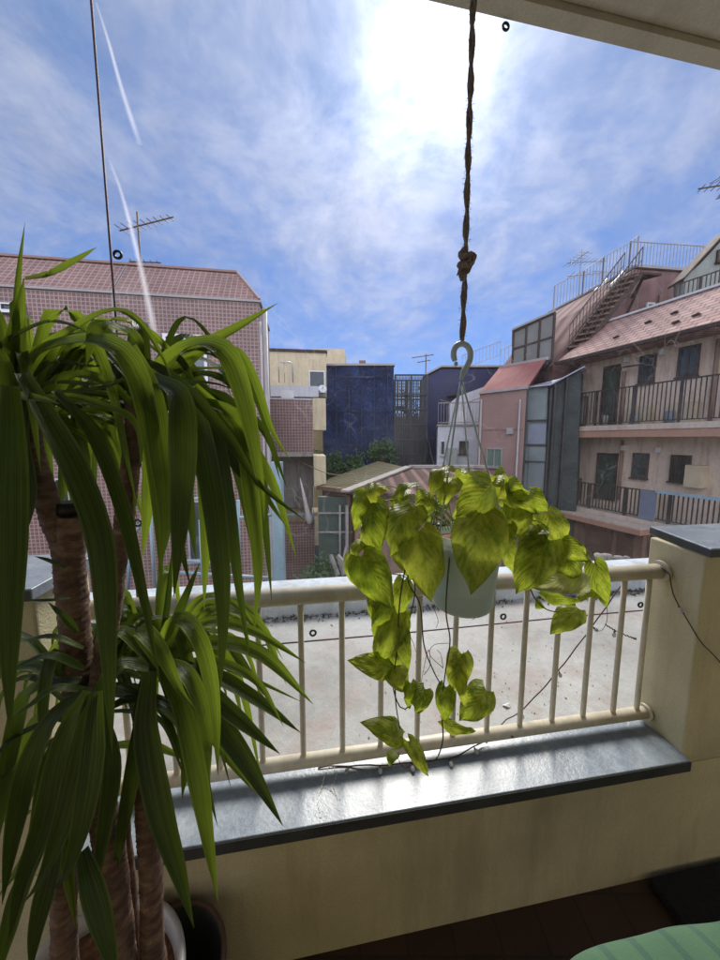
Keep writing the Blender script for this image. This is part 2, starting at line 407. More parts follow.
def trunk_mat():
    m, nt, out = newmat('yucca_bark'); ob, uv = coords(nt)
    n = noise(nt, mapping(nt, ob, (22,22,44)), 1, 7, .7); n2 = noise(nt, ob, 30, 5)
    col = ramp(nt, n, [(.3, (.05,.028,.02)), (.5, (.17,.10,.07)), (.7, (.36,.24,.16))])
    col = mixc(nt, .5, col, ramp(nt, n2, [(.3, .45), (.7, 1.0)]), 'MULTIPLY')
    finish(nt, out, col, .85, bump(nt, mth(nt, 'ADD', n, n2), .7, .004)); return m
M['bark'] = trunk_mat()
M['barkcut'] = plain('sealed_cut_wax', (.015,.014,.015), .5, .3, 20, .3, .002)
M['soil'] = plain('soil_bark_chips', (.22,.10,.05), .95, .6, 35, 1, .01)
M['potwhite'] = plain('white_glazed_pot', (.62,.60,.56), .35, .06, 5, .05, .001)
M['basket'] = plain('dark_green_planter', (.035,.05,.04), .5, .25, 8, .15, .002)
M['brownrim'] = plain('brown_rim', (.14,.08,.055), .6, .25, 20, .3, .002)
def pot_mat():
    m, nt, out = newmat('mint_plastic_pot'); ob, uv = coords(nt)
    p = finish(nt, out, (.68,.78,.74), .38)
    t = nd(nt, 'BsdfTranslucent'); t.inputs['Color'].default_value = rgb((.9,.95,.92))
    mx = nd(nt, 'MixShader'); mx.inputs[0].default_value = .55
    nt.links.new(p.outputs[0], mx.inputs[1]); nt.links.new(t.outputs[0], mx.inputs[2]); nt.links.new(mx.outputs[0], out.inputs['Surface'])
    return m
M['pot'] = pot_mat()
M['hook'] = plain('blue_grey_plastic', (.56,.66,.70), .4, .08, 20, .05, .001)
def rope_mat():
    m, nt, out = newmat('jute_rope'); ob, uv = coords(nt)
    n = noise(nt, mapping(nt, ob, (1,1,.3)), 220, 4, .7)
    col = ramp(nt, n, [(.3, (.09,.07,.065)), (.7, (.44,.36,.32))])
    finish(nt, out, col, .98, bump(nt, n, 1, .004), spec=.1); return m
M['rope'] = rope_mat()
M['cord'] = plain('light_cable', (.12,.06,.05), .5, .2, 20, .1, .001)
M['bulb'] = plain('frosted_bulb', (.6,.6,.55), .25, .05, 20, 0, .001)
M['ring'] = plain('eyelet_plastic', (.03,.03,.035), .4, .2, 20, .1, .001)
M['hem'] = plain('sheet_hem_tape', (.11,.03,.045), .5, .2, 20, .1, .001)
def fabric():
    m, nt, out = newmat('green_striped_fabric'); ob, uv = coords(nt)
    sp = nd(nt, 'SeparateXYZ'); nt.links.new(ob, sp.inputs[0])
    w = mth(nt, 'SINE', mth(nt, 'MULTIPLY', mth(nt, 'ADD', sp.outputs[0], mth(nt, 'MULTIPLY', sp.outputs[1], .3)), 2*math.pi/.085))
    s = ramp(nt, w, [(.72, 0), (.82, 1)])
    n = noise(nt, ob, 400, 2); n2 = noise(nt, ob, 8, 4)
    col = mixc(nt, s, (.085,.19,.095), (.06,.14,.09))
    col = mixc(nt, .3, col, ramp(nt, n, [(.3, .5), (.7, 1.0)]), 'MULTIPLY')
    p = finish(nt, out, col, .9, bump(nt, mth(nt, 'ADD', mth(nt, 'MULTIPLY', n, .3), n2), .5, .006)); p.inputs['Sheen Weight'].default_value = .3
    return m
M['fabric'] = fabric()
M['wood'] = plain('dark_teak', (.10,.06,.035), .6, .3, 12, .2, .002)
M['mat'] = plain('black_coir_mat', (.012,.011,.011), .98, .5, 60, 1, .006)
M['ground'] = plain('town_ground', (.10,.10,.095), .9, .3, .2, .3, .02, fine=3)
def vinyl():
    m, nt, out = newmat('clear_vinyl_sheet'); ob, uv = coords(nt)
    n = noise(nt, mapping(nt, ob, (1,1,1)), 5, 5, .6); nf = noise(nt, ob, 300, 2)
    tr = nd(nt, 'BsdfTransparent'); tr.inputs['Color'].default_value = (.965,.97,.985,1)
    gl = nd(nt, 'BsdfGlossy'); gl.inputs['Roughness'].default_value = .12; gl.inputs['Color'].default_value = (1,1,1,1)
    nt.links.new(bump(nt, n, .9, .05), gl.inputs['Normal'])
    tl = nd(nt, 'BsdfTranslucent'); tl.inputs['Color'].default_value = (.9,.9,.95,1)
    sm = ramp(nt, noise(nt, mapping(nt, ob, (1,1,2)), 3.5, 8, .72), [(.45, .006), (.62, .016), (.75, .035)])
    vo = nd(nt, 'TexVoronoi'); vo.feature = 'DISTANCE_TO_EDGE'; vo.inputs['Scale'].default_value = 9
    wn = nd(nt, 'TexNoise'); wn.inputs['Scale'].default_value = 6; nt.links.new(ob, wn.inputs['Vector'])
    nt.links.new(mixc(nt, .25, ob, wn.outputs['Color']), vo.inputs['Vector'])
    ln = ramp(nt, vo.outputs['Distance'], [(0, .07), (.02, 0)])
    lm = ramp(nt, noise(nt, ob, 2.3, 3), [(.5, 0), (.62, 1)])
    sm = mth(nt, 'ADD', sm, mth(nt, 'MULTIPLY', ln, lm))
    m1 = nd(nt, 'MixShader'); nt.links.new(sm, m1.inputs[0]); nt.links.new(tr.outputs[0], m1.inputs[1]); nt.links.new(tl.outputs[0], m1.inputs[2])
    m2 = nd(nt, 'MixShader'); m2.inputs[0].default_value = .025
    nt.links.new(m1.outputs[0], m2.inputs[1]); nt.links.new(gl.outputs[0], m2.inputs[2])
    nt.links.new(m2.outputs[0], out.inputs['Surface']); return m
M['vinyl'] = vinyl()
def streak_mat():  # pale translucent band that draws a streak of light
    m, nt, out = newmat('light_streak_vinyl'); ob, uv = coords(nt)
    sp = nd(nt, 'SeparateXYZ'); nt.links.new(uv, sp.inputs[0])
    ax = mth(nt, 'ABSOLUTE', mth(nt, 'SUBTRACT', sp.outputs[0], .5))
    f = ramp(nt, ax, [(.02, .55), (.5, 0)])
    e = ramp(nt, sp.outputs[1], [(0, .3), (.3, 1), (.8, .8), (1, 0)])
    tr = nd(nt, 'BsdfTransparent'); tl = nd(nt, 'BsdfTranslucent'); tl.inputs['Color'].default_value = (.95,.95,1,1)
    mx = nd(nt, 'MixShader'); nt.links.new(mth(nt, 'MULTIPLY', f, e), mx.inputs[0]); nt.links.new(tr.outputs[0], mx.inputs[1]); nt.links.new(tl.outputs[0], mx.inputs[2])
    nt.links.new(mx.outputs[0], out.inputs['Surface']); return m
M['crease'] = streak_mat()

# ------------------------------------------------------------------ light
SUN_EL, SUN_AZ = R(44.3), R(10.1)      # azimuth from +Y towards +X
sdir = V((math.sin(SUN_AZ)*math.cos(SUN_EL), math.cos(SUN_AZ)*math.cos(SUN_EL), math.sin(SUN_EL)))
sl = bpy.data.lights.new('sun', 'SUN'); sl.energy = 2.4; sl.angle = R(26); sl.color = (1, .95, .86)
so = bpy.data.objects.new('sun', sl); COL.objects.link(so); so.rotation_euler = (-sdir).to_track_quat('-Z', 'Y').to_euler(); so.location = (3, 12, 12)
w = bpy.data.worlds.new('World'); scene.world = w; w.use_nodes = True; nt = w.node_tree; nt.nodes.clear()
wo = nt.nodes.new('ShaderNodeOutputWorld'); bg = nd(nt, 'Background'); bg.inputs['Strength'].default_value = .075
sky = nd(nt, 'TexSky'); sky.sky_type = 'NISHITA'; sky.sun_disc = False; sky.sun_elevation = SUN_EL; sky.sun_rotation = SUN_AZ
sky.air_density = 1.0; sky.dust_density = .1; sky.ozone_density = 2.0
tc = nd(nt, 'TexCoord'); g = tc.outputs['Generated']
sx = nd(nt, 'SeparateXYZ'); nt.links.new(g, sx.inputs[0])
zz = mth(nt, 'ADD', mth(nt, 'MAXIMUM', sx.outputs[2], 0), .22)
cv = nd(nt, 'CombineXYZ'); nt.links.new(mth(nt, 'DIVIDE', sx.outputs[0], zz), cv.inputs[0]); nt.links.new(mth(nt, 'DIVIDE', sx.outputs[1], zz), cv.inputs[1])
warp = nd(nt, 'TexNoise'); warp.inputs['Scale'].default_value = 1.3; warp.inputs['Detail'].default_value = 3; nt.links.new(cv.outputs[0], warp.inputs['Vector'])
wv = mixc(nt, .35, cv.outputs[0], warp.outputs['Color'], 'ADD')
c1 = noise(nt, mapping(nt, wv, (1.25, 1.0, 1), (.4, .3, 0), (0, 0, R(50))), 1.9, 10, .64)
c2 = noise(nt, mapping(nt, wv, (1.7, 1.2, 1), (3.1, 1.7, 0), (0, 0, R(-35))), 3.4, 8, .6)
dp = nd(nt, 'VectorMath'); dp.operation = 'DOT_PRODUCT'; nt.links.new(g, dp.inputs[0]); dp.inputs[1].default_value = sdir
dot = mth(nt, 'MAXIMUM', dp.outputs['Value'], 0)
wide = mth(nt, 'POWER', dot, 7); mid = mth(nt, 'POWER', dot, 24); tight = mth(nt, 'POWER', dot, 150)
back = mth(nt, 'MAXIMUM', mth(nt, 'MULTIPLY', sx.outputs[1], -1), 0)          # unseen sky behind the camera, cloud brightness added to light the facades
c3 = noise(nt, mapping(nt, wv, (1.2, 1.6, 1), (5.1, 2.7, 0)), 9.5, 6, .6)
cov = mth(nt, 'ADD', mth(nt, 'ADD', mth(nt, 'ADD', mth(nt, 'MULTIPLY', c1, .52), mth(nt, 'MULTIPLY', c2, .28)), mth(nt, 'MULTIPLY', c3, .20)), mth(nt, 'MULTIPLY', wide, .075))
lowf = ramp(nt, sx.outputs[2], [(.12, .09), (.5, 0)])
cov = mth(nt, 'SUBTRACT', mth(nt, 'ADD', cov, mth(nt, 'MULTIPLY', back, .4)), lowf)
cf = ramp(nt, cov, [(.40, .12), (.48, .28), (.56, .50), (.66, .74), (.8, .92)])
cd = ramp(nt, c2, [(.38, .80), (.6, 1.02)])
bright = mth(nt, 'ADD', mth(nt, 'MULTIPLY', mth(nt, 'ADD', 4.3, mth(nt, 'MULTIPLY', wide, 1.6)), cd), mth(nt, 'ADD', mth(nt, 'MULTIPLY', mid, 4.2), mth(nt, 'MULTIPLY', tight, 16)))
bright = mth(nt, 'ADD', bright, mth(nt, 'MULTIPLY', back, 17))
ccol = nd(nt, 'MixRGB'); ccol.blend_type = 'MULTIPLY'; ccol.inputs[0].default_value = 1; ccol.inputs[1].default_value = (.88,.92,1.10,1); nt.links.new(bright, ccol.inputs[2])
hz = ramp(nt, sx.outputs[2], [(.0, (.30,.42,.74)), (.35, (.46,.60,.86)), (.7, (.62,.80,.98))])
skt = mixc(nt, 1.0, sky.outputs[0], hz, 'MULTIPLY')
skm = mixc(nt, cf, skt, ccol.outputs[0])
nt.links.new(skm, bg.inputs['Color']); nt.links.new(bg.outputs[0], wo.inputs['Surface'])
scene.view_settings.view_transform = 'Standard'; scene.view_settings.look = 'None'; scene.view_settings.gamma = 1
scene.view_settings.use_curve_mapping = False; scene.view_settings.exposure = 0.95
scene.cycles.transparent_max_bounces = 16; scene.cycles.max_bounces = 10
scene.cycles.sample_clamp_indirect = 6
# ================================================================== balcony
PU = 1.305                              # face of the right pillar
# floor (structure), ceiling (structure)
m = MB(); q = [B(-3.2,-1.1,0), B(4.2,-1.1,0), B(4.2,1.08,0), B(-3.2,1.08,0)]
m.prism(q, -.25, 0); one(m, 'floor', M['floor'], 'dark brown square tiled balcony floor', 'floor', kind='structure')
def coff(u): return 1.104 + .0235*u      # the slab edge runs slightly out of parallel with the railing
m = MB(); m.prism([B(-3.2,-1.1,0), B(4.2,-1.1,0), B(4.2,coff(4.2)-.052,0), B(-3.2,coff(-3.2)-.052,0)], 2.89, 3.1)
m.prism([B(-3.2,coff(-3.2)-.05,0), B(4.2,coff(4.2)-.05,0), B(4.2,coff(4.2),0), B(-3.2,coff(-3.2),0)], 2.868, 3.1)
one(m, 'ceiling', M['ceil'], 'pale beige balcony ceiling with a drip lip along its outer edge', 'ceiling', kind='structure')
m = MB(); m.bbox(-3.2,4.2,-1.3,-1.105,-.25,3.1); one(m, 'house_wall', M['stucco'], 'cream wall of the flat behind the balcony', 'wall', kind='structure')
# parapet wall + coping
t = thing('parapet_wall', 'low cream balcony wall capped with a wet blue grey sill', 'wall', B(.3, 1.0, 0))
m = MB(); m.bbox(-3.2,4.2,.916,1.08,-.25,.452); m.build('wall', M['stucco'], t)
m = MB(); m.bbox(-.64,PU+.0,.888,1.10,.4545,.494)
k = m.build('sill', M['sill'], t, bevel=.003)
m = MB(); m.bbox(-.64,PU+.0,.8855,.8875,.4545,.490); sub(m, 'sill_edge', M['silledge'], k)

m = MB(); rc = random.Random(8)
def peel(path, w_):
    pl_ = spline([PZ(x, y, .4955) for x, y in path], 40); a_ = []
    for i_, p in enumerate(pl_):
        ww = w_*(.4+rc.random())*(1 if 0 < i_ < 40 else .1); o = V((rc.uniform(-.002,.002), rc.uniform(-.002,.002), 0)); a_.append((m.vert(p+o-U*ww), m.vert(p+o+U*ww)))
    for i_ in range(40): m.face([a_[i_][0], a_[i_][1], a_[i_+1][1], a_[i_+1][0]])
peel([(331,762),(325,775),(322,786),(318,800),(321,818)], .0022); peel([(331,762),(336,774),(333,786),(338,800)], .0014); peel([(322,786),(330,790),(341,800)], .0012)
M['peel'] = plain('lime_streak', (.75,.75,.72), .6, .2, 40, .2, .001)
sub(m, 'lime_streak', M['peel'], k)
# right pillar
t = thing('pillar', 'cream pillar at the right end of the railing with grey cap', 'pillar', B(1.5, 1.0, .0))
m = MB(); q = [B(1.302,.9135,0), B(2.6,.9135,0), B(2.6,1.13,0), B(1.332,1.13,0)]
m.prism(q, .4525, 1.222); m.build('shaft', M['stucco'], t, bevel=.008)
m = MB(); q = [B(1.278,.885,0), B(2.62,.885,0), B(2.62,1.165,0), B(1.372,1.165,0)]
m.prism(q, 1.224, 1.254); c = m.build('cap', M['sill'], t, bevel=.003)
m = MB(); q = [B(1.276,.8825,0), B(2.62,.8825,0), B(2.62,.8845,0), B(1.279,.8845,0)]; m.prism(q, 1.225, 1.250); 
q = [B(1.2755,.8825,0), B(1.2775,.8825,0), B(1.3715,1.165,0), B(1.3695,1.165,0)]; m.prism(q, 1.225, 1.250)
sub(m, 'cap_edge', M['silledge'], c)
# left pillar
t = thing('pillar', 'cream pillar at the left end behind the yucca with grey cap', 'pillar', B(-.9, 1.0, 0))
m = MB(); m.bbox(-2.6,-.655,.9135,1.13,.4525,1.222); m.build('shaft', M['stucco'], t, bevel=.008)
m = MB(); m.bbox(-2.62,-.638,.885,1.16,1.224,1.254); c = m.build('cap', M['sill'], t, bevel=.003)
m = MB(); m.bbox(-2.62,-.638,.8825,.8845,1.225,1.250); sub(m, 'cap_edge', M['silledge'], c)

# railing
t = thing('balcony_railing', 'cream painted metal railing of round bars above the wet sill', 'railing', B(.3, 1.056, .494))
RO = 1.056
def tb(a, b, r, n=20): 
    q = MB(); q.tube([a, b], r, n); return q
tb(B(-.66,RO,1.113), B(PU+.02,RO,1.113), .0275, 28).build('top_rail', M['rail'], t)
tb(B(-.66,RO,.537), B(PU+.02,RO,.537), .022, 24).build('bottom_rail', M['rail'], t)
for k in range(-4, 11):
    u = -.023 + .131*k
    if u > 1.25: u = 1.262
    tb(B(u,RO,.537), B(u,RO,1.09), .0095, 12).build('bar', M['rail'], t)
for u in (-.655, PU-.003):
    for z, r in ((1.113, .040), (.537, .031)):
        m = MB(); m.tube([B(u-.004,RO,z), B(u+.006,RO,z)], r, 20); m.build('flange', M['rail'], t)
m = MB(); c = B(.72,RO-.0222,.537); m.tube([c, c - N*.004], .004, 8); m.build('screw', M['bolt'], t)

# outer terrace
m = MB(); m.bbox(-9,10,1.082,3.05,-.25,.0); one(m, 'terrace', M['terrace'], 'weathered pale terrace floor outside the railing', 'terrace', kind='structure')
t = thing('terrace_kerb', 'low bluish white kerb along the far edge of the terrace', 'kerb', B(0, 3.3, 0))
m = MB(); m.bbox(-9,10,3.052,3.57,-.25,.14); m.build('kerb', M['kerb'], t, bevel=.012)
# moss and grit along the kerb
m = MB(); rnd = random.Random(3)
for i in range(1500):
    u = rnd.uniform(-3, 5.5); d = abs(rnd.gauss(0, .055)) + .002; z = 0.001
    if mnoise.noise(V((u*2.1, 0, 3))) < -.22 and rnd.random() < .85: continue
    c = B(u, 3.05 - d, z); s = rnd.uniform(.006, .022)
    a = rnd.uniform(0, 6.28); p0 = c + V((math.cos(a)*s, math.sin(a)*s, 0)); p1 = c - V((math.cos(a)*s, math.sin(a)*s, 0)); p2 = c + V((rnd.uniform(-s,s), rnd.uniform(-s,s), rnd.uniform(.4,1.8)*s))
    m.poly([p0, p1, p2])
one(m, 'moss', M['moss'], 'dark moss and grit gathered in the gutter along the kerb', 'moss', kind='stuff')
m = MB()
M['deadleaf'] = plain('dead_leaf', (.17,.085,.05), .9, .5, 30, .3, .002)
M['terrapaper'] = plain('white_scrap', (.75,.75,.74), .9, .1, 30, .1, .002)
for i in range(260):
    if i < 190: u = rnd.gauss(1.25, .55); o = rnd.gauss(2.1, .42)
    else: u = rnd.uniform(-2, 5); o = rnd.uniform(1.15, 3.0)
    if not 1.12 < o < 3.0: continue
    c = B(u, o, .003); s = rnd.uniform(.002, .008); a = rnd.uniform(0, 6.28)
    x = V((math.cos(a), math.sin(a), 0))*s; y = V((-math.sin(a), math.cos(a), 0))*s*rnd.uniform(.3,.8)
    m.face([m.vert(c-x), m.vert(c-y+V((0,0,rnd.uniform(0,s*.6)))), m.vert(c+x), m.vert(c+y+V((0,0,rnd.uniform(0,s*.6))))])
one(m, 'leaf_litter', M['deadleaf'], 'scattered brown leaf crumbs on the terrace floor', 'litter', kind='stuff')
m = MB(); c = PZ(507, 706, .004)
pts = [c + V((.022*math.cos(a)*(1+.4*math.sin(3*a)), .018*math.sin(a)*(1+.3*math.cos(2*a)), .006+.006*math.sin(2*a))) for a in [k*6.283/11 for k in range(11)]]
ci = m.vert(c+V((0,0,.012))); ii = [m.vert(p) for p in pts]
for k in range(11): m.face([ci, ii[k], ii[(k+1)%11]])
one(m, 'paper_scrap', M['terrapaper'], 'small crumpled white scrap lying on the terrace floor', 'scrap')

# clear vinyl sheet
SO = 1.126; u0, u1, z0, z1 = -.527, 2.4, .915, 2.866
t = thing('vinyl_sheet', 'clear vinyl weather sheet hung outside the railing with eyelets', 'plastic sheet', B(.9, SO, z0))
m = MB(); nx, nz = 60, 40; g = []
for i in range(nx+1):
    r_ = []
    for j in range(nz+1):
        u = u0 + (u1-u0)*i/nx; z = z0 + (z1-z0)*j/nz
        d = .004*mnoise.noise(V((u*2.2, z*1.1, 0))) + .0015*mnoise.noise(V((u*7+z*4, z*5, 4)))
        r_.append(m.vert(B(u, SO+d, z)))
    g.append(r_)
for i in range(nx):
    for j in range(nz): m.face([g[i][j], g[i+1][j], g[i+1][j+1], g[i][j+1]], [(0,0)]*4, True)
m.build('sheet', M['vinyl'], t)
m = MB(); m.tube([B(u0,SO+.006,z0), B(u0,SO+.006,z1)], .0032, 6); m.build('side_hem', M['hem'], t)
m = MB(); m.tube([B(u0,SO+.006,z0), B(.3,SO+.006,z0-.004), B(1.0,SO+.006,z0+.002), B(u1,SO+.006,z0)], .0026, 6); m.build('bottom_hem', M['hem'], t)
def eyelet(u, z):
    m = MB(); m.torus(B(u,SO-.004,z), N, .0095, .0036, 20, 8); m.build('eyelet', M['ring'], t)
eyelet(u0+.022, P(117,253,1.02).z); 
for u in (-.59+.06, .016, .718, 1.311, 1.95): eyelet(u, z0+.032)
for u in (.628,): eyelet(u, z1-.014)
eyelet(u0+.022, 1.35); eyelet(u0+.022, 2.75)
def crease(pts, wd):  # pale ribbons laid on the sheet to draw its bright light streaks
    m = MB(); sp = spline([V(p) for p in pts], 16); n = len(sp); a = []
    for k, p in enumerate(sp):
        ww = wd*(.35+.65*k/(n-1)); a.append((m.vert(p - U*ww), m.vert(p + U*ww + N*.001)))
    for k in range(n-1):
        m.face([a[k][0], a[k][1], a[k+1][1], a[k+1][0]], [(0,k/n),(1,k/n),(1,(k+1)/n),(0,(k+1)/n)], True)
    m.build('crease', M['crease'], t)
def onsheet(px, py):
    d = ray(px, py); tt = (SO-.008)/d.dot(N); return d*tt + V((0,0,H))
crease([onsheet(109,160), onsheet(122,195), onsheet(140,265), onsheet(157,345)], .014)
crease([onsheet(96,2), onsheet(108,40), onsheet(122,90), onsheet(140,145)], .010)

# fairy lights
def lights(name, pts, bulbs, label, drop=.03, r=.0022):
    t = thing(name, label, 'string lights', pts[0])
    m = MB(); sp = spline(pts, 60); sp = [p + V((0,0,.0025*math.sin(k*1.7))) for k, p in enumerate(sp)]
    m.tube(sp, r, 6); m.build('cable', M['cord'], t)
    for f, dv in bulbs:
        p = sp[int(f*60)]; dv = V(dv)
        m = MB(); m.tube([p, p+dv*.45], .0016, 6); m.tube([p+dv*.4, p+dv*.62], .0035, 8); b = m.build('bulb_holder', M['cord'], t)
        m = MB(); m.lathe([(0.0005,0),(.0055,.002),(.0075,.008),(.006,.016),(.0005,.021)], (0,0,0), 12)
        qt = V((0,0,1)).rotation_difference(dv.normalized()); o = p+dv*.6; m.v = [qt @ p_ + o for p_ in m.v]
        sub(m, 'bulb', M['bulb'], b)
zs = .494
def onsill(px, py): return PZ(px, py, zs+.003)
lights('string_lights', [onsill(318,768), onsill(335,766), onsill(385,766)+V((0,0,.004)), onsill(430,762)+V((0,0,.004)), onsill(455,757)+V((0,0,.002)), onsill(488,742)+V((0,.0,.012)), B(.62,RO-.02,.52), B(.72,RO+.03,.55), B(.8,RO+.04,.58),
   B(.93,RO+.035,.72), B(1.08,RO+.04,.90), B(1.2,RO+.04,1.06), B(1.27,RO+.01,1.135), B(1.295,RO-.04,1.12), B(1.301,1.0,1.05), B(1.305,.905,.93), B(1.45,.905,.80)],
   [(.05,(-.006,-.014,-.001)), (.115,(.0,-.018,0)), (.165,(.004,-.02,0)), (.225,(0,-.02,.0)), (.27,(.002,-.018,0)), (.42,(.006,-.0,-.02)), (.53,(.006,-.0,-.02)), (.62,(.014,-.0,-.012)), (.78,(-.016,-.01,-.008)), (.86,(-.004,-.014,-.012))],
   'thin dark string of small frosted bulbs trailing over sill and up the right pillar')
a = onsheet(603,652); a = B(1.17, SO-.03, .88)
lights('string_lights', [B(1.12,SO-.04,.90), B(1.18,SO-.045,.865), B(1.24,SO-.05,.84), B(1.31,SO-.0,.80)], [(.2,(.0,0,-.02))], 'short branch of the bulb cable behind the last bars beside the right pillar')

# rope + hanging pothos
PY = .86
t = thing('rope', 'twisted brown jute rope knotted above the hook and hanging from the ceiling', 'rope', (P(470,40,PY).x, PY, 1.9))
def strand(ph, pts, tw, r, amp):
    sp = spline(pts, 150); o = []
    for k, p in enumerate(sp):
        a = ph + k*tw; am = amp*(1+.35*math.sin(k*.23+ph)); o.append(p + V((math.cos(a)*am, math.sin(a)*am, 0)))
    return o
kn = P(466,262,PY); hk = P(462,345,PY)
line = [V((P(474,0,PY).x+.003, PY, 2.89)), P(473,0,PY), P(469,130,PY), P(466,240,PY), P(462,340,PY)]
for ph in (0, math.pi):
    m = MB(); m.tube(strand(ph, line, .30, .0030, .0031), .0044, 8, jit=.16); m.build('strand', M['rope'], t)
m = MB()
kp = [kn + V(v)*.9 for v in ((-.002,0,.03),(-.012,.002,.02),(-.008,-.01,.008),(.010,-.012,.010),(.014,.0,.0),(.004,.012,.004),(-.012,.008,-.004),(-.010,-.010,-.012),(.006,-.010,-.010),(.002,.004,-.02),(-.008,.004,-.028),(-.004,0,-.04))]
m.tube(spline(kp, 50), .0085, 8, jit=.14)
kp = [kn + V(v) for v in ((.006,-.008,.016),(.016,-.01,.008),(.012,-.014,-.002),(0,-.012,-.006),(-.012,-.008,-.016),(-.018,-.004,-.026),(-.02,0,-.03))]
m.tube(spline(kp, 24), [.0055]*20+[.004,.0035,.003,.002,.001], 8, jit=.15); m.build('knot', M['rope'], t)

m = MB(); rf_ = random.Random(9); lsp = spline(line, 300)
for k in range(420):
    p = rf_.choice(lsp) if k > 60 else kn; a = rf_.uniform(0, 6.28); dd = V((math.cos(a), math.sin(a), rf_.uniform(-.8,.8))).normalized(); q = p+V((math.cos(a), math.sin(a), 0))*(.006 if k > 60 else .012)
    m.tube([q, q+dd*rf_.uniform(.002,.005), q+dd*rf_.uniform(.003,.008)+V((0,0,rf_.uniform(-.004,.002)))], [.0005,.0004,.0002], 3)
o_ = m.build('fibres', M['rope'], t); o_['kind'] = 'stuff'
pc = P(464,567,PY); zr = P(464,531,PY).z; zb = P(464,606,PY).z
plant = thing('hanging_pothos', 'variegated trailing pothos in a pale mint plastic pot hung from the rope', 'hanging plant', (pc.x, PY, zb))
m = MB(); R1, R0 = .097, .070; hh = zr - zb
m.lathe([(0.001,0),(R0-.006,0),(R0,.005),(R0+.010,hh*.4),(R1-.008,hh*.93),(R1,hh*.93),(R1+.001,hh),(R1-.006,hh),(R1-.012,hh*.9),(R0+.004,.012),(.001,.012)], (pc.x, PY, zb), 56)
pot = m.build('pot', M['pot'], plant)
m = MB(); m.lathe([(R1-.014, hh*.86), (R1*.5, hh*.89), (.001, hh*.9)], (pc.x, PY, zb), 40); m.build('soil', M['soil'], plant)
# hook: J-shaped, plus stem and four cords
m = MB(); c = P(461,353,PY)
hp = [P(x,y,PY) for x, y in ((455,361),(453.5,355),(455,348),(460,344),(466,345),(470,351),(470,359),(467,366),(463,373),(461,380))]
m.tube(spline(hp, 40), [.006]*2+[.0070]*34+[.0060,.0056,.005,.005,.005], 12)
m.torus(P(456,364,PY), (1,0,0), .0015, .0045, 12, 8); m.build('hook', M['hook'], plant)
top = P(461,379,PY)
for a in (215, 190, 335, 60):
    e = V((pc.x + math.cos(R(a))*R1, PY + math.sin(R(a))*R1, zr)); m = MB()
    m.tube(spline([top, top.lerp(e, .5)+V((0,0,-.002)), e], 10), .0022, 6); m.build('cord', M['hook'], plant)

def heart(name, bpx, tpx, wpx, y0, y1, roll=0, bulge=.02, fold=.35, mat='pothos', parent=plant, side=0, droop=0, lobe=.14, prof=None):
    a = P(bpx[0], bpx[1], y0); b = P(tpx[0], tpx[1], y1)
    L = (b-a).length; t = (b-a).normalized(); view = (V((0,0,H)) - (a+b)/2).normalized()
    s = t.cross(view).normalized(); s = Matrix.Rotation(R(roll), 3, t) @ s; nrm = s.cross(t); 
    if nrm.dot(view) < 0 and abs(roll) < 90: nrm = -nrm
    Wd = wpx/F * (y0+y1)/2 * 1.03
    sp = spline([a, a.lerp(b,.3)+nrm*bulge+V((0,0,droop*.6)), a.lerp(b,.65)+nrm*bulge*.8+s*side*L+V((0,0,droop)), b], 14)
    m = MB(); nv = 14; nu = 6; rows = []; sd = random.uniform(0, 50)
    for k in range(nv+1):
        v = k/nv; h = Wd/2 * (math.sin(math.pi*min(1, (v+.02)**.62))**.8 if v < 1 else 0) * (1 - .12*v)
        if k == 0: h = Wd*.20
        tt = (sp[min(k+1,nv)]-sp[max(k-1,0)]).normalized(); row = []
        for j in range(-nu, nu+1):
            x = j/nu
            p = sp[k] + s*(x*h) - nrm*(fold*abs(x)**1.3*h) + nrm*(.0060*mnoise.noise(V((x*1.5+sd, v*4, 0)))*4*abs(x)*min(1, wpx/30)) + nrm*(.0010*math.sin((v*7-abs(x)*3)*6.28)*abs(x))
            p -= tt*(lobe*L*abs(x)**1.5*(1-v)**3)
            row.append(m.vert(p))
        rows.append(row)
    for k in range(nv):
        for j in range(2*nu):
            q = [rows[k][j], rows[k][j+1], rows[k+1][j+1], rows[k+1][j]]
            m.face(q, [(j/(2*nu),k/nv),((j+1)/(2*nu),k/nv),((j+1)/(2*nu),(k+1)/nv),(j/(2*nu),(k+1)/nv)], True)
    return m.build('leaf', M[mat], parent)
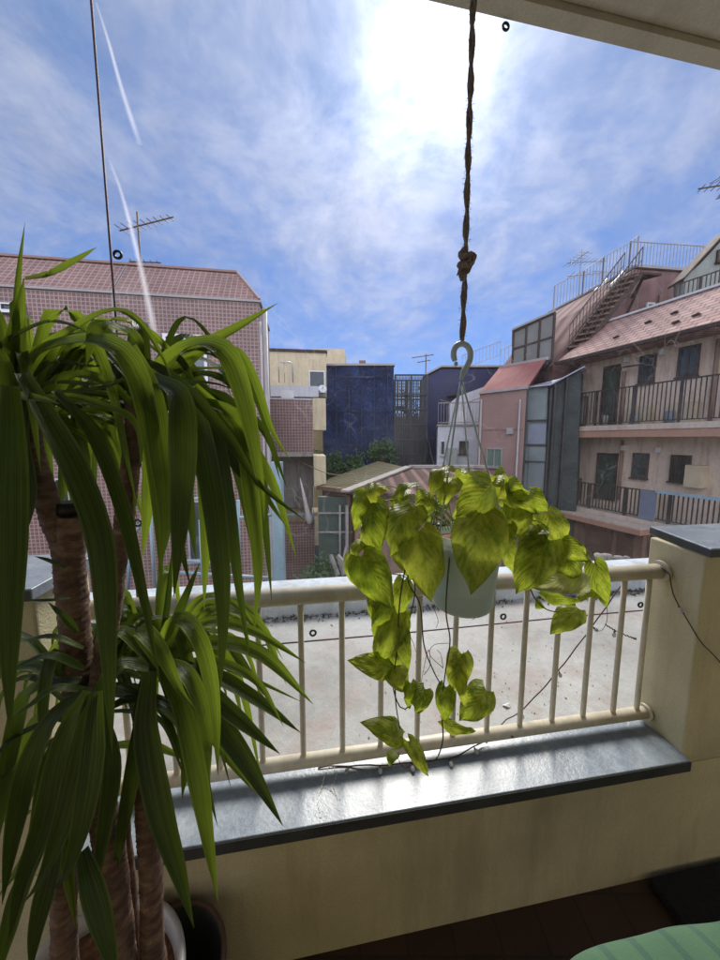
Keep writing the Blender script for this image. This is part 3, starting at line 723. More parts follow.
# (base px, tip px, width px, base Y, tip Y, options)
LV = [
 ((419,531),(432,603),50,.77,.74,dict(roll=-12,bulge=.02,fold=.45)),
 ((481,514),(471,595),58,.76,.73,dict(roll=8,bulge=.018,fold=.4)),
 ((492,484),(455,517),46,.80,.76,dict(roll=-20,bulge=.01,fold=.25)),
 ((446,466),(430,498),22,.82,.80,dict(roll=40,mat='pothosyel',fold=.4)),
 ((455,476),(478,478),20,.86,.86,dict(roll=50,fold=.2)),
 ((417,483),(391,507),16,.84,.82,dict(roll=55,fold=.3)),
 ((370,484),(379,512),16,.84,.82,dict(roll=30,mat='pothosyel')),
 ((366,492),(354,531),24,.83,.82,dict(roll=-15)),
 ((372,503),(381,552),30,.81,.79,dict(roll=20,fold=.5)),
 ((412,506),(390,556),40,.80,.79,dict(roll=18,bulge=.03,fold=.4)),
 ((362,556),(392,609),44,.80,.78,dict(roll=-10,bulge=.015,fold=.3)),
 ((364,541),(351,561),16,.83,.82,dict(roll=30)),
 ((385,598),(374,640),24,.84,.84,dict(roll=-20)),
 ((397,614),(378,664),36,.83,.82,dict(roll=10)),
 ((402,630),(409,670),18,.82,.81,dict(roll=20)),
 ((391,668),(347,660),28,.82,.81,dict(roll=0,fold=.25)),
 ((392,664),(404,692),30,.83,.82,dict(roll=-20)),
 ((411,683),(408,707),20,.82,.82,dict(roll=-30)),
 ((425,689),(416,713),22,.81,.81,dict(roll=10,fold=.2)),
 ((403,736),(360,722),28,.82,.80,dict(roll=15,fold=.35)),
 ((409,741),(428,776),18,.81,.80,dict(roll=-10,fold=.5)),
 ((396,752),(389,766),12,.83,.82,dict(roll=20)),
 ((462,654),(452,694),30,.82,.80,dict(roll=-12,fold=.6)),
 ((458,660),(466,708),18,.81,.79,dict(roll=30,fold=.7)),
 ((446,687),(445,721),22,.80,.79,dict(roll=5,fold=.3)),
 ((486,690),(459,721),34,.82,.80,dict(roll=-8,fold=.25)),
 ((442,721),(476,731),16,.80,.79,dict(roll=35,fold=.3)),
 # right side
 ((493,480),(505,500),24,.86,.84,dict(mat='pothosyel',roll=20)),
 ((508,482),(530,495),20,.88,.86,dict(roll=30)),
 ((503,492),(538,514),28,.88,.85,dict(roll=10)),
 ((502,505),(524,530),26,.92,.90,dict(roll=-20)),
 ((522,515),(541,541),22,.90,.88,dict(roll=20)),
 ((547,512),(562,553),30,.88,.86,dict(roll=-15,fold=.4)),
 ((555,540),(591,562),24,.86,.84,dict(roll=-10,fold=.4)),
 ((549,540),(516,594),46,.82,.80,dict(roll=-12,bulge=.012,fold=.35)),
 ((582,572),(529,588),36,.86,.84,dict(mat='pothospale',roll=0,fold=.1,bulge=.004)),
 ((540,592),(582,601),20,.86,.84,dict(roll=50,fold=.4)),
 ((598,591),(574,603),16,.88,.86,dict(roll=25)),
 ((594,563),(607,608),22,.86,.86,dict(roll=15,fold=.6)),
 ((578,608),(550,634),28,.86,.84,dict(roll=5,fold=.45)),
 ((507,540),(513,574),18,.92,.90,dict(roll=20)),
 ((540,608),(536,597),10,.88,.88,dict(roll=0)),
 ((452,478),(440,505),30,.84,.82,dict(roll=15)),
 ((428,492),(418,520),26,.85,.83,dict(roll=-25)),
 ((402,490),(400,520),22,.87,.85,dict(roll=25)),
 ((386,486),(372,500),14,.88,.87,dict(roll=30,mat='pothosyel')),
 ((400,545),(412,580),26,.86,.84,dict(roll=-15)),
 ((374,520),(366,556),26,.85,.83,dict(roll=-10)),
 ((518,500),(514,540),30,.87,.85,dict(roll=-20)),
 ((528,492),(548,512),22,.89,.87,dict(roll=15)),
 ((535,525),(528,562),30,.86,.84,dict(roll=12)),
 ((565,555),(572,590),28,.87,.86,dict(roll=-20)),
 ((480,478),(500,476),18,.88,.87,dict(roll=50,mat='pothosyel')),
 ((468,470),(462,490),20,.9,.89,dict(roll=-30)),
 ((505,520),(500,560),26,.86,.84,dict(roll=15)),
 ((380,575),(372,620),24,.85,.84,dict(roll=25)),
 ((404,580),(396,620),22,.87,.86,dict(roll=-15)),
 ((398,640),(392,675),22,.85,.84,dict(roll=25)),
 # inner filler leaves behind
 ((440,500),(425,525),26,.92,.90,dict(roll=30)),
 ((470,500),(452,520),24,.93,.92,dict(roll=-30)),
 ((395,520),(405,560),26,.93,.92,dict(roll=10)),
 ((350,555),(360,590),18,.86,.86,dict(roll=30)),
 ((545,560),(530,580),26,.92,.90,dict(roll=20)),
 ((497,470),(515,486),14,.92,.9,dict(roll=30)),
 ((373,570),(388,596),26,.88,.86,dict(roll=30)),
 ((398,606),(406,625),18,.88,.86,dict(roll=-40)),
]
for bp, tp, wp, ya, yb, kw in LV: heart('leaf', bp, tp, wp, ya, yb, **kw)
def vine(pts, r, mat='vine', name='vine', r2=None):
    m = MB(); sp = spline([P(x, y, d) for x, y, d in pts], 36)
    m.tube(sp, [r + ((r2 or r*.7)-r)*k/36 for k in range(37)], 8); m.build(name, M[mat], plant)
vine([(445,525,.84),(425,528,.83),(408,560,.82),(400,600,.81),(397,650,.82),(393,685,.82),(400,707,.82),(408,708,.82),(412,700,.82)], .0022)
vine([(395,680,.82),(396,705,.82),(400,729,.82)], .0019)
vine([(430,528,.84),(408,575,.84),(420,605,.83),(424,645,.82),(434,672,.82),(443,688,.81)], .0022)
vine([(452,530,.80),(446,606,.79),(450,640,.80),(446,668,.80),(443,690,.80)], .0021)
vine([(442,720,.80),(443,738,.80),(439,754,.80),(434,760,.80),(424,761,.80)], .0020)
vine([(432,760,.80),(416,762,.8),(405,768,.80),(397,757,.81)], .0012, 'root')
vine([(410,560,.83),(415,590,.83),(408,625,.83),(402,640,.83)], .0018)
vine([(470,520,.85),(500,520,.86),(540,522,.87),(560,545,.86),(590,552,.86),(596,566,.86)], .0020, 'stalk')
vine([(480,520,.84),(510,530,.84),(532,546,.83),(548,542,.82)], .0016, 'stalk')
vine([(530,588,.85),(536,600,.86),(548,610,.86),(566,612,.86),(574,607,.86)], .0018)
for st in ([(452,526,.85),(430,500,.84),(413,505,.81)], [(450,526,.84),(430,515,.8),(418,530,.77)], [(455,526,.86),(440,500,.85),(446,470,.82)],
           [(460,526,.86),(470,500,.82),(490,484,.80)], [(460,526,.84),(475,510,.80),(482,514,.76)], [(448,526,.86),(410,500,.85),(373,503,.82)],
           [(446,526,.86),(400,490,.86),(372,484,.84)], [(446,524,.86),(420,502,.86),(417,484,.84)], [(445,526,.85),(400,530,.84),(364,556,.81)],
           [(470,524,.87),(500,500,.88),(503,492,.88)], [(470,524,.87),(505,505,.88),(508,482,.88)], [(472,524,.86),(515,515,.87),(547,512,.88)],
           [(440,525,.86),(395,512,.85),(366,492,.83)], [(505,530,.86),(520,535,.88),(545,520,.88)], [(375,573,.81),(400,575,.82),(412,582,.83)]):
    vine(st, .0016, 'stalk', 'petiole')
rp = random.Random(4)
for k in range(16):
    ex, ey = rp.uniform(395, 500), rp.uniform(488, 520); vine([(rp.uniform(430,470), 530, .85), ((ex+450)/2, rp.uniform(498,515), .84), (ex, ey, rp.uniform(.82,.9))], .0014, 'stalk', 'petiole')
for st in ([(432,604,.84),(438,620,.84),(436,628,.84)], [(470,605,.86),(478,615,.86),(472,620,.86)], [(607,606,.86),(607,620,.86),(602,630,.86),(595,631,.86)], [(443,668,.8),(430,655,.8),(434,645,.8),(450,643,.8)], [(443,668,.8),(441,655,.8),(437,650,.8)],
           [(402,620,.83),(412,640,.83),(416,652,.83)], [(424,675,.83),(430,665,.83),(428,650,.83),(420,688,.83)]):
    vine(st, .0008, 'root', 'aerial_root')

# ================================================================== yucca
pb = V((-.62, .62, 0))
yp = thing('potted_yucca', 'tall branching yucca with long dark strap leaves in a white pot', 'potted plant', pb)
m = MB(); m.lathe([(.001,0),(.15,0),(.17,.02),(.205,.30),(.212,.335),(.205,.345),(.192,.335),(.188,.30),(.16,.05),(.001,.05)], pb, 64); m.build('pot', M['potwhite'], yp)
m = MB(); rr = random.Random(5)
m.lathe([(.189,.295),(.1,.31),(.001,.315)], pb, 40)
for i in range(260):
    a = rr.uniform(0, 6.28); d = math.sqrt(rr.random())*.175; c = pb + V((math.cos(a)*d, math.sin(a)*d, .308)); s = rr.uniform(.006,.014)
    v = [c + V((rr.uniform(-s,s), rr.uniform(-s,s), rr.uniform(0,s*.8))) for _ in range(4)]
    i4 = [m.vert(x) for x in v]; 
    for q in ((0,1,2),(0,2,3),(0,1,3),(1,2,3)): m.face([i4[k] for k in q])
m.build('soil', M['soil'], yp)
def trunk(pts, rad, cut=False, ringsp=.014, par=yp):
    sp = [P(x, y, d) for x, y, d in pts]; n = 90; q = spline(sp, n); L = sum((b-a).length for a, b in zip(q, q[1:]))
    # leaf-scar bark: overlapping scale edges that wander round the stem
    n = int(L/.0032); q = spline(sp, n); NA = 40; m = MB(); rings = []; sd = random.uniform(0, 40)
    q = [p + V((mnoise.noise(p*25)*.003, 0, 0)) for p in q]; px_ = None
    for k in range(n+1):
        f = k/n; i = f*(len(rad)-1); a = int(min(i, len(rad)-2)); r0 = rad[a] + (rad[a+1]-rad[a])*(i-a)
        tt = (q[min(k+1,n)]-q[max(k-1,0)]).normalized(); x = (px_ - tt*px_.dot(tt)) if px_ else tt.cross(V((.31,.17,.93))); x.normalize(); px_ = x; yv = tt.cross(x); row = []
        for j in range(NA):
            an = 2*math.pi*j/NA; ca, sa = math.cos(an), math.sin(an)
            ph = k*.0032/ringsp + .9*mnoise.noise(V((ca*1.3+sd, sa*1.3, k*.0032*14))) + .25*mnoise.noise(V((ca*4, sa*4+sd, k*.0032*40)))
            s = ph % 1; am = .5+.9*abs(mnoise.noise(V((ca*2, sa*2+sd, k*.05))))
            rr_ = r0*(.94 + .10*am*(s**1.6) + .05*mnoise.noise(V((ca*6+sd, sa*6, k*.11))) + .03*mnoise.noise(V((ca*14, sa*14, k*.5+sd))))
            row.append(m.vert(q[k] + (x*ca + yv*sa)*rr_))
        rings.append(row)
    for k in range(n):
        for j in range(NA):
            j2 = (j+1) % NA; m.face([rings[k][j], rings[k][j2], rings[k+1][j2], rings[k+1][j]], None, True)
    m.face(rings[0][::-1]); m.face(rings[-1]); m.build('trunk', M['bark'], par); return q
trunk([(32,395,.62),(30,440,.62),(42,485,.63),(56,525,.65),(68,560,.66)], [.017,.018,.020,.022])
trunk([(72,515,.66),(70,560,.66),(76,640,.66),(80,700,.65),(96,780,.64),(112,870,.635),(122,990,.63)], [.026,.027,.027,.027,.028,.030,.033])
c = P(70,513,.66); m = MB(); m.tube([c, c+V((0,0,.022))], .026, 20); m.build('cut_cap', M['barkcut'], yp)
trunk([(136,400,.70),(132,460,.70),(124,520,.68),(112,600,.67),(98,700,.65)], [.017,.018,.019,.02], ringsp=.013)
trunk([(160,655,.70),(146,690,.69),(143,760,.68),(150,860,.665),(154,990,.66)], [.014,.021,.023,.024,.027])
trunk([(60,740,.58),(62,840,.58),(66,990,.585)], [.016,.021,.023])
trunk([(126,820,.69),(132,900,.68),(136,990,.67)], [.008,.012,.014])

def strap(pts, wpx, mat='yucca', twist=0, fold=.42, parent=yp, w0=.55, world=False, mb=None):
    sp0 = pts if world else [P(x, y, d) for x, y, d in pts]; n = 22; sp = spline(sp0, n)
    dm = .66 if world else sum(d for _, _, d in pts)/len(pts); W = wpx*.80/F*dm; m = mb or MB(); rows = []; ps = None
    tws = twist if isinstance(twist, (list, tuple)) else (twist, twist); sd = random.uniform(0, 99)
    for k in range(n+1):
        v = k/n; t = (sp[min(k+1,n)]-sp[max(k-1,0)]).normalized(); view = (V((0,0,H))-sp[k]).normalized()
        s = t.cross(view)
        s = s.normalized() if s.length > .05 else (ps or V((1,0,0)))
        if ps and s.dot(ps) < 0: s = -s
        ps = s
        s = (Matrix.Rotation(R(tws[0]+(tws[1]-tws[0])*v), 3, t) @ s); nr = s.cross(t)
        if nr.dot(view) < 0: nr = -nr
        hz = math.sqrt(t.x*t.x+t.y*t.y); zp = V((0,0,1)) - t*t.z
        if zp.length > .1:
            kk = .8*max(0, hz-.25); nn = nr*(1-kk) + zp.normalized()*kk
            s2 = nn.cross(t)
            if s2.length > .05: s2.normalize(); s = s2 if s2.dot(s) > 0 else -s2; nr = nn.normalized()
        w = W/2*min(1, w0+1.6*v)*(1-max(0,(v-.42)/.58)**1.6)
        w *= 1+.08*mnoise.noise(V((v*5, sd, 0)))
        if k == n: w = W*.01
        rows.append([m.vert(sp[k] + s*w*x - nr*fold*w*(1-abs(x))*1.1 + nr*.05*w*mnoise.noise(V((x*2, v*6, sd)))) for x in (-1,-.55,0,.55,1)])
    for k in range(n):
        for j in range(4):
            m.face([rows[k][j], rows[k][j+1], rows[k+1][j+1], rows[k+1][j]], [(j/4,k/n),((j+1)/4,k/n),((j+1)/4,(k+1)/n),(j/4,(k+1)/n)], True)
    return m if parent is None else m.build('leaf', M[mat], parent)
def d3(p, d): # give a list of px points depths from (start, mid, end)
    n = len(p); o = []
    for k, (x, y) in enumerate(p):
        f = k/(n-1); dd = d[0]+(d[1]-d[0])*f*2 if f < .5 else d[1]+(d[2]-d[1])*(f-.5)*2
        o.append((x, y, dd))
    return o
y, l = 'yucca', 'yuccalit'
YL = [
 # crown A, upper left
 ([(14,400),(17,300),(20,262),(25,222)], 8, (.60,.60,.60), l, 20),
 ([(8,420),(16,340),(24,278)], 21, (.60,.60,.60), l, 10),
 ([(23,278),(50,272),(75,260),(97,247)], 17, (.60,.60,.60), l, 15),
 ([(14,400),(40,352),(75,326),(112,309),(138,320),(160,352),(172,380)], 13, (.62,.62,.60), l, 10),
 ([(-15,360),(10,338),(42,322),(66,323),(88,333)], 11, (.60,.58,.56), y, 20),
 ([(5,395),(35,352),(75,338),(112,342),(136,372),(150,430),(158,500),(162,592)], 27, (.62,.56,.54), l, (15,0)),
 ([(140,372),(134,338),(118,326),(98,326),(86,365)], 22, (.66,.62,.58), l, 20),
 ([(10,385),(12,440),(11,560),(9,640),(10,737)], 32, (.50,.46,.44), y, 0),
 ([(22,372),(45,412),(76,470),(100,540),(107,620),(112,752)], 30, (.56,.50,.48), y, (10,0)),
 ([(55,390),(90,430),(120,500),(142,590),(160,682)], 17, (.58,.54,.53), y, 15),
 ([(-20,408),(10,396),(38,398),(60,404)], 16, (.56,.54,.52), l, 20),
 ([(12,392),(55,382),(95,384),(128,378)], 9, (.62,.6,.58), y, 30),
 ([(18,398),(70,392),(110,385),(140,368)], 13, (.62,.62,.62), y, 35),
 ([(20,402),(60,395),(100,404),(135,422),(142,472)], 11, (.6,.58,.58), l, 35),
 ([(14,392),(50,362),(95,366),(132,360)], 9, (.64,.66,.68), y, 30),
 ([(10,380),(2,330),(-6,300)], 18, (.6,.6,.6), l, 10),
 ([(16,392),(-4,350),(-14,370)], 16, (.6,.56,.54), l, 10),
 ([(22,395),(70,408),(108,450),(128,520)], 13, (.64,.68,.7), y, 25),
 ([(26,400),(60,430),(72,480),(78,540)], 15, (.64,.7,.72), l, 20),
 ([(28,400),(50,420),(66,470),(66,498)], 16, (.66,.7,.72), l, 0),
 ([(24,396),(20,440),(28,500),(14,560)], 20, (.6,.6,.6), y, 20),
 ([(30,400),(60,415),(85,455),(82,505)], 12, (.66,.7,.72), y, 20),
 # crown B, upper right
 ([(140,400),(165,378),(205,345),(240,325),(278,303)], 19, (.70,.72,.74), l, 15),
 ([(140,395),(166,360),(192,341),(220,345),(236,372),(250,425),(262,492),(264,520)], 26, (.68,.62,.60), l, (20,0)),
 ([(220,345),(240,352),(256,382),(272,430),(291,461)], 10, (.66,.66,.66), l, 20),
 ([(148,392),(176,372),(205,368),(230,368)], 10, (.70,.72,.74), l, 30),
 ([(150,392),(180,382),(212,383),(238,391)], 7, (.68,.66,.66), y, 20),
 ([(118,352),(160,368),(196,398),(230,440),(262,486),(307,522)], 15, (.66,.62,.60), y, 15),
 ([(150,375),(178,392),(183,440),(180,520),(174,597)], 31, (.60,.53,.52), y, (10,0)),
 ([(130,345),(150,390),(160,450),(166,520),(158,575)], 27, (.60,.54,.53), l, (10,0)),
 ([(160,380),(192,405),(206,460),(217,530),(223,610),(220,694)], 27, (.66,.6,.58), y, (15,0)),
 ([(170,385),(212,425),(228,500),(238,580),(250,662)], 17, (.68,.66,.64), y, 15),
 ([(190,395),(238,420),(252,500),(258,570),(255,628)], 22, (.68,.66,.64), l, (15,0)),
 ([(200,400),(245,430),(262,500),(272,602)], 13, (.7,.7,.68), y, 20),
 ([(195,385),(236,425),(272,482),(297,560)], 14, (.68,.68,.66), l, 20),
 ([(170,378),(220,420),(262,490),(292,534)], 13, (.68,.66,.64), l, 25),
 ([(155,378),(205,410),(238,470),(270,500)], 16, (.68,.7,.7), y, 20),
 ([(140,400),(170,430),(186,490),(196,560)], 19, (.7,.74,.74), y, 10),
 ([(135,400),(150,440),(148,500),(142,560)], 18, (.7,.74,.74), l, 10),
 ([(130,400),(110,430),(118,480),(124,530)], 13, (.72,.76,.76), y, 10),
 ([(140,398),(158,450),(172,510),(190,585)], 20, (.66,.66,.64), y, 10),
 ([(132,398),(100,402),(88,440),(90,500)], 13, (.72,.76,.76), l, 10),
 ([(165,385),(225,400),(246,455),(252,540)], 19, (.72,.72,.72), y, 20),
 ([(150,385),(196,420),(206,500),(204,610)], 20, (.70,.70,.70), l, 10),
 # crown C, middle right
 ([(165,655),(178,615),(200,562)], 13, (.68,.66,.64), y, 20),
 ([(165,655),(205,622),(255,632),(306,663)], 15, (.70,.72,.74), l, 20),
 ([(165,658),(210,642),(262,654),(313,704)], 20, (.70,.70,.72), l, 15),
 ([(168,660),(215,664),(255,680),(302,702)], 7, (.70,.72,.72), l, 20),
 ([(170,662),(215,675),(258,700),(301,733)], 19, (.68,.68,.68), y, 10),
 ([(168,664),(205,690),(240,720),(280,754)], 23, (.66,.64,.64), y, 10),
 ([(170,668),(205,705),(245,760),(283,826)], 27, (.66,.62,.60), y, (10,0)),
 ([(165,670),(200,715),(226,755),(256,794)], 15, (.70,.70,.70), l, 15),
 ([(158,650),(178,618),(200,640),(214,700),(218,775)], 21, (.66,.60,.58), l, (20,0)),
 ([(160,665),(140,628),(160,650),(180,690),(196,710)], 22, (.64,.58,.56), l, 20),
 ([(158,660),(186,672),(204,715),(210,782)], 20, (.66,.60,.59), l, (20,0)),
 ([(160,668),(182,710),(198,780),(208,840),(218,902)], 25, (.66,.60,.58), l, (10,0)),
 ([(150,672),(146,730),(160,810),(178,870),(194,928)], 34, (.64,.58,.56), y, (5,0)),
 ([(148,672),(138,740),(124,820),(110,898)], 20, (.66,.62,.62), y, 0),
 ([(158,650),(146,606),(136,560)], 10, (.70,.72,.74), y, 10),
 ([(160,650),(168,600),(172,548)], 8, (.70,.72,.74), y, 20),
 ([(150,668),(120,664),(100,700),(96,760)], 22, (.66,.60,.60), y, 15),
 ([(110,745),(150,745),(188,760)], 12, (.74,.76,.78), l, 20),
 ([(150,660),(190,640),(230,650),(262,690)], 16, (.72,.78,.80), y, 20),
 ([(150,660),(120,630),(100,655),(92,720)], 18, (.68,.66,.66), l, 15),
 ([(156,664),(180,690),(186,750),(182,800)], 22, (.7,.7,.7), y, 10),
 # crown D, lower left
 ([(84,668),(50,655),(12,668)], 15, (.60,.56,.54), y, 30),
 ([(84,648),(52,636),(18,642)], 10, (.62,.6,.6), l, 35),
 ([(70,598),(50,600),(24,600)], 5, (.62,.6,.6), y, 0),
 ([(66,568),(48,560),(34,556)], 6, (.62,.6,.6), y, 0),
 ([(78,632),(62,615),(48,602)], 10, (.62,.6,.6), y, 10),
 ([(92,690),(55,688),(30,705),(8,720)], 13, (.60,.56,.54), l, 25),
 ([(88,690),(56,712),(30,760),(14,830),(2,905)], 26, (.58,.52,.50), y, 10),
 ([(88,692),(62,740),(44,820),(22,880),(8,945)], 28, (.56,.50,.49), y, 5),
 ([(92,694),(78,760),(60,830),(40,880),(22,905)], 30, (.56,.50,.48), y, 5),
 ([(96,692),(92,760),(80,830),(62,880),(44,890)], 30, (.56,.50,.48), y, 5),
 ([(72,720),(52,720),(36,760),(28,800)], 17, (.62,.62,.62), l, 15),
 ([(70,720),(40,716),(22,750),(4,800)], 16, (.64,.64,.64), l, 20),
 ([(66,730),(40,750),(14,768),(-8,784)], 11, (.60,.60,.60), l, 25),
 ([(60,760),(36,790),(12,810),(-10,818)], 10, (.64,.64,.64), y, 25),
 ([(30,812),(12,817),(-12,822)], 10, (.64,.64,.64), l, 5),
 ([(82,850),(90,880),(104,930),(118,985)], 30, (.54,.50,.48), y, 5),
 ([(60,830),(48,880),(36,930),(30,975)], 26, (.56,.52,.50), y, 5),
 ([(44,840),(20,890),(6,940),(-4,985)], 24, (.56,.52,.50), y, 5),
 ([(66,700),(76,760),(74,820),(70,870)], 22, (.60,.60,.60), l, 10),
 ([(96,700),(112,760),(104,830),(92,905)], 22, (.60,.56,.56), y, 10),
 ([(80,680),(30,690),(12,740),(-6,860)], 20, (.62,.60,.60), y, 10),
 ([(84,700),(52,760),(34,840),(-4,900)], 24, (.62,.60,.60), y, 10),
 ([(90,700),(70,780),(66,850),(76,930)], 22, (.60,.56,.56), l, 10),
]
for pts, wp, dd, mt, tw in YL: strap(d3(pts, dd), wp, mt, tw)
rl_ = random.Random(21)
for (cx_, cy_, cY, num) in ((28,398,.66,40), (140,398,.73,42), (158,662,.73,36), (84,695,.66,34)):
    m = MB(); c0 = P(cx_, cy_, cY)
    for k in range(num):
        az = rl_.uniform(0, 6.283); Lh = rl_.uniform(.14, .30); up = rl_.uniform(-.02, .16); dn = rl_.uniform(.05, .38)
        d = V((math.cos(az), math.sin(az)*.8, 0)); d.y = abs(d.y)*.75 if rl_.random() < .7 else d.y*.45
        o = V((rl_.uniform(-.02,.02), rl_.uniform(-.02,.02), rl_.uniform(-.05,.04)))
        p0 = c0+o+d*.02; strap([p0, p0+d*Lh*.4+V((0,0,up)), p0+d*Lh*.8+V((0,0,up-dn*.25)), p0+d*Lh*1.02+V((0,0,up-dn))], rl_.uniform(8, 17), twist=rl_.uniform(-40,50), parent=None, world=True, mb=m)
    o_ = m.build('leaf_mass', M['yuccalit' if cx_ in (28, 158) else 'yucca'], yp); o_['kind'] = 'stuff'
print('yucca leaves', len(YL), 'pothos leaves', len(LV))
# green planter behind
c = V((-.475, .70, 0)); t = thing('planter', 'empty dark green planter with a brown rim tucked behind the white pot', 'planter', c)
m = MB(); m.lathe([(.001,0),(.10,0),(.105,.01),(.135,.30),(.128,.30),(.10,.02),(.001,.02)], c, 48); m.build('body', M['basket'], t)
m = MB(); m.torus(c+V((0,0,.302)), (0,0,1), .134, .007, 48, 10); m.build('rim', M['brownrim'], t)

# chair with green cushion (only its top corner is in the picture)
A0 = V((.775, .462, 0)); t = thing('low_bench', 'low dark wooden bench under the green cushion', 'bench', A0)
rot = R(9)
def loc(x, y_, z): return A0 + V((x*math.cos(rot)-y_*math.sin(rot), x*math.sin(rot)+y_*math.cos(rot), z))
for sx_ in (-1, 1):
    for sy_ in (-1, 1):
        m = MB(); p = loc(sx_*.24, sy_*.19, 0); m.bar(p, p+V((0,0,.31)), .04); m.build('leg', M['wood'], t, bevel=.003)
for k in range(5):
    m = MB(); m.bar(loc(-.28, -.2+k*.1, .32), loc(.28, -.2+k*.1, .32), .08, .02); m.build('slat', M['wood'], t, bevel=.003)
m = MB(); nu_, nv_ = 36, 30; rows = []
import itertools
top = {}; 
for side in (1, -1):
    g = []
    for i in range(nu_+1):
        r_ = []
        for j in range(nv_+1):
            x = -1+2*i/nu_; y_ = -1+2*j/nv_
            hgt = (max(0, 1-abs(x)**6)*max(0, 1-abs(y_)**6))**.42
            puff = .045*hgt*(1+.12*mnoise.noise(V((x*2.2, y_*2.2, side))))+.004*math.sin(x*9+y_*2)*hgt
            wob = .010*mnoise.noise(V((x*1.6, y_*1.6, 2))); cr = 1-.045*(abs(x)**5)*(abs(y_)**5)*2
            r_.append(m.vert(loc(x*.31*cr+wob, y_*.26*cr+wob, (.394 + .006*mnoise.noise(V((x*1.7, y_*1.7, 5)))) + side*puff)))
        g.append(r_)
    for i in range(nu_):
        for j in range(nv_):
            q = [g[i][j], g[i+1][j], g[i+1][j+1], g[i][j+1]]; m.face(q if side > 0 else q[::-1], None, True)
one(m, 'cushion', M['fabric'], 'green fabric cushion with darker stripes on the low bench', 'cushion')
# door mat against the wall, bottom right
m = MB(); m.bbox(1.20, 1.8, .54, .90, .002, .03); one(m, 'door_mat', M['mat'], 'black bristle mat on the brown floor below the right pillar', 'mat', bevel=.004)
# ================================================================== the town beyond
G = -6.5
m = MB(); m.box((-1500,-600,G-1),(1500,2500,G)); one(m, 'ground', M['ground'], 'ground between the houses', 'ground', kind='structure')

def hx(px, Y): return V(((px-360)/348.3*Y, Y, 0))
class Fac:
    """vertical facade plane through two picture columns at known distances; s along, z up, d outwards to us"""
    def __init__(s, pa, Ya, pb, Yb):
        s.A = hx(pa, Ya); b = hx(pb, Yb); s.e = (b-s.A).normalized(); s.L = (b-s.A).length
        s.n = V((s.e.y, -s.e.x, 0))
        if s.n.dot(-s.A) < 0: s.n = -s.n
    def st(s, px, py):
        d = ray(px, py); o = V((0,0,H)); t = (s.A-o).dot(s.n)/d.dot(s.n); p = o + d*t
        return (p-s.A).dot(s.e), p.z
    def p(s, a, z, d=0): return s.A + s.e*a + s.n*d + V((0,0,z))
    def box(s, m, a0, a1, z0, z1, d0, d1):
        q = [s.p(a0,0,d0), s.p(a1,0,d0), s.p(a1,0,d1), s.p(a0,0,d1)]; m.prism(q, z0, z1)
    def rng(s, x0, y0, x1, y1):
        ym = (y0+y1)/2; xm = (x0+x1)/2
        a = sorted((s.st(x0, ym)[0], s.st(x1, ym)[0])); z = sorted((s.st(xm, y0)[1], s.st(xm, y1)[1]))
        return a[0], a[1], z[0], z[1]
    def boxpx(s, m, x0, y0, x1, y1, d0, d1):
        a0, a1, z0, z1 = s.rng(x0,y0,x1,y1); s.box(m, a0, a1, z0, z1, d0, d1)
    def poly(s, pts, d=0): return [s.p(*s.st(x, y), d) for x, y in pts]
    def window(s, t, x0, y0, x1, y1, fr='aluminium', pane='pane', w=.06, mull=1, name='window', bars=0):
        a0, a1, z0, z1 = s.rng(x0,y0,x1,y1); m = MB()
        s.box(m, a0, a0+w, z0, z1, .003, .07); s.box(m, a1-w, a1, z0, z1, .003, .07)
        s.box(m, a0+w, a1-w, z0, z0+w, .003, .07); s.box(m, a0+w, a1-w, z1-w, z1, .003, .07)
        s.box(m, a0-.03, a1+.03, z0-.05, z0-.002, .003, .12)
        for k in range(1, mull+1):
            c = a0+(a1-a0)*k/(mull+1); s.box(m, c-.02, c+.02, z0+w, z1-w, .003, .055)
        for k in range(bars):
            c = a0+(a1-a0)*(k+.5)/bars; s.box(m, c-.012, c+.012, z0, z1, .10, .12)
        f = m.build(name, M[fr], t); m = MB(); s.box(m, a0+w*.6, a1-w*.6, z0+w*.6, z1-w*.6, .003, .03); sub(m, 'pane', M[pane], f)
        return f
    def door(s, t, x0, y0, x1, y1, mt='greendoor', fr='darksteel'):
        a0, a1, z0, z1 = s.rng(x0,y0,x1,y1); m = MB(); w = .06
        s.box(m, a0, a0+w, z0, z1, .003, .08); s.box(m, a1-w, a1, z0, z1, .003, .08); s.box(m, a0+w, a1-w, z1-w, z1, .003, .08)
        f = m.build('door_frame', M[fr], t); m = MB(); s.box(m, a0+w, a1-w, z0, z1-w, .003, .045); sub(m, 'door', M[mt], f)
def railing(t, a, b, h, step=.13, mt='darksteel', w=.018, top=.045, posts=0, name='railing', low=.08):
    a, b = V(a), V(b); m = MB(); up = V((0,0,h)); m.bar(a+up, b+up, top, top*.8); m.bar(a+V((0,0,low)), b+V((0,0,low)), top*.7, top*.6)
    n = max(2, int((b-a).length/step))
    for k in range(n+1):
        p = a.lerp(b, k/n); m.bar(p+V((0,0,low)), p+up-V((0,0,top*.4)), w, w, up=(b-a).normalized())
    for k in range(posts):
        p = a.lerp(b, k/(posts-1)); m.bar(p, p+up+V((0,0,.0)), w*2.6, w*2.6, up=(b-a).normalized())
    return m.build(name, M[mt], t)
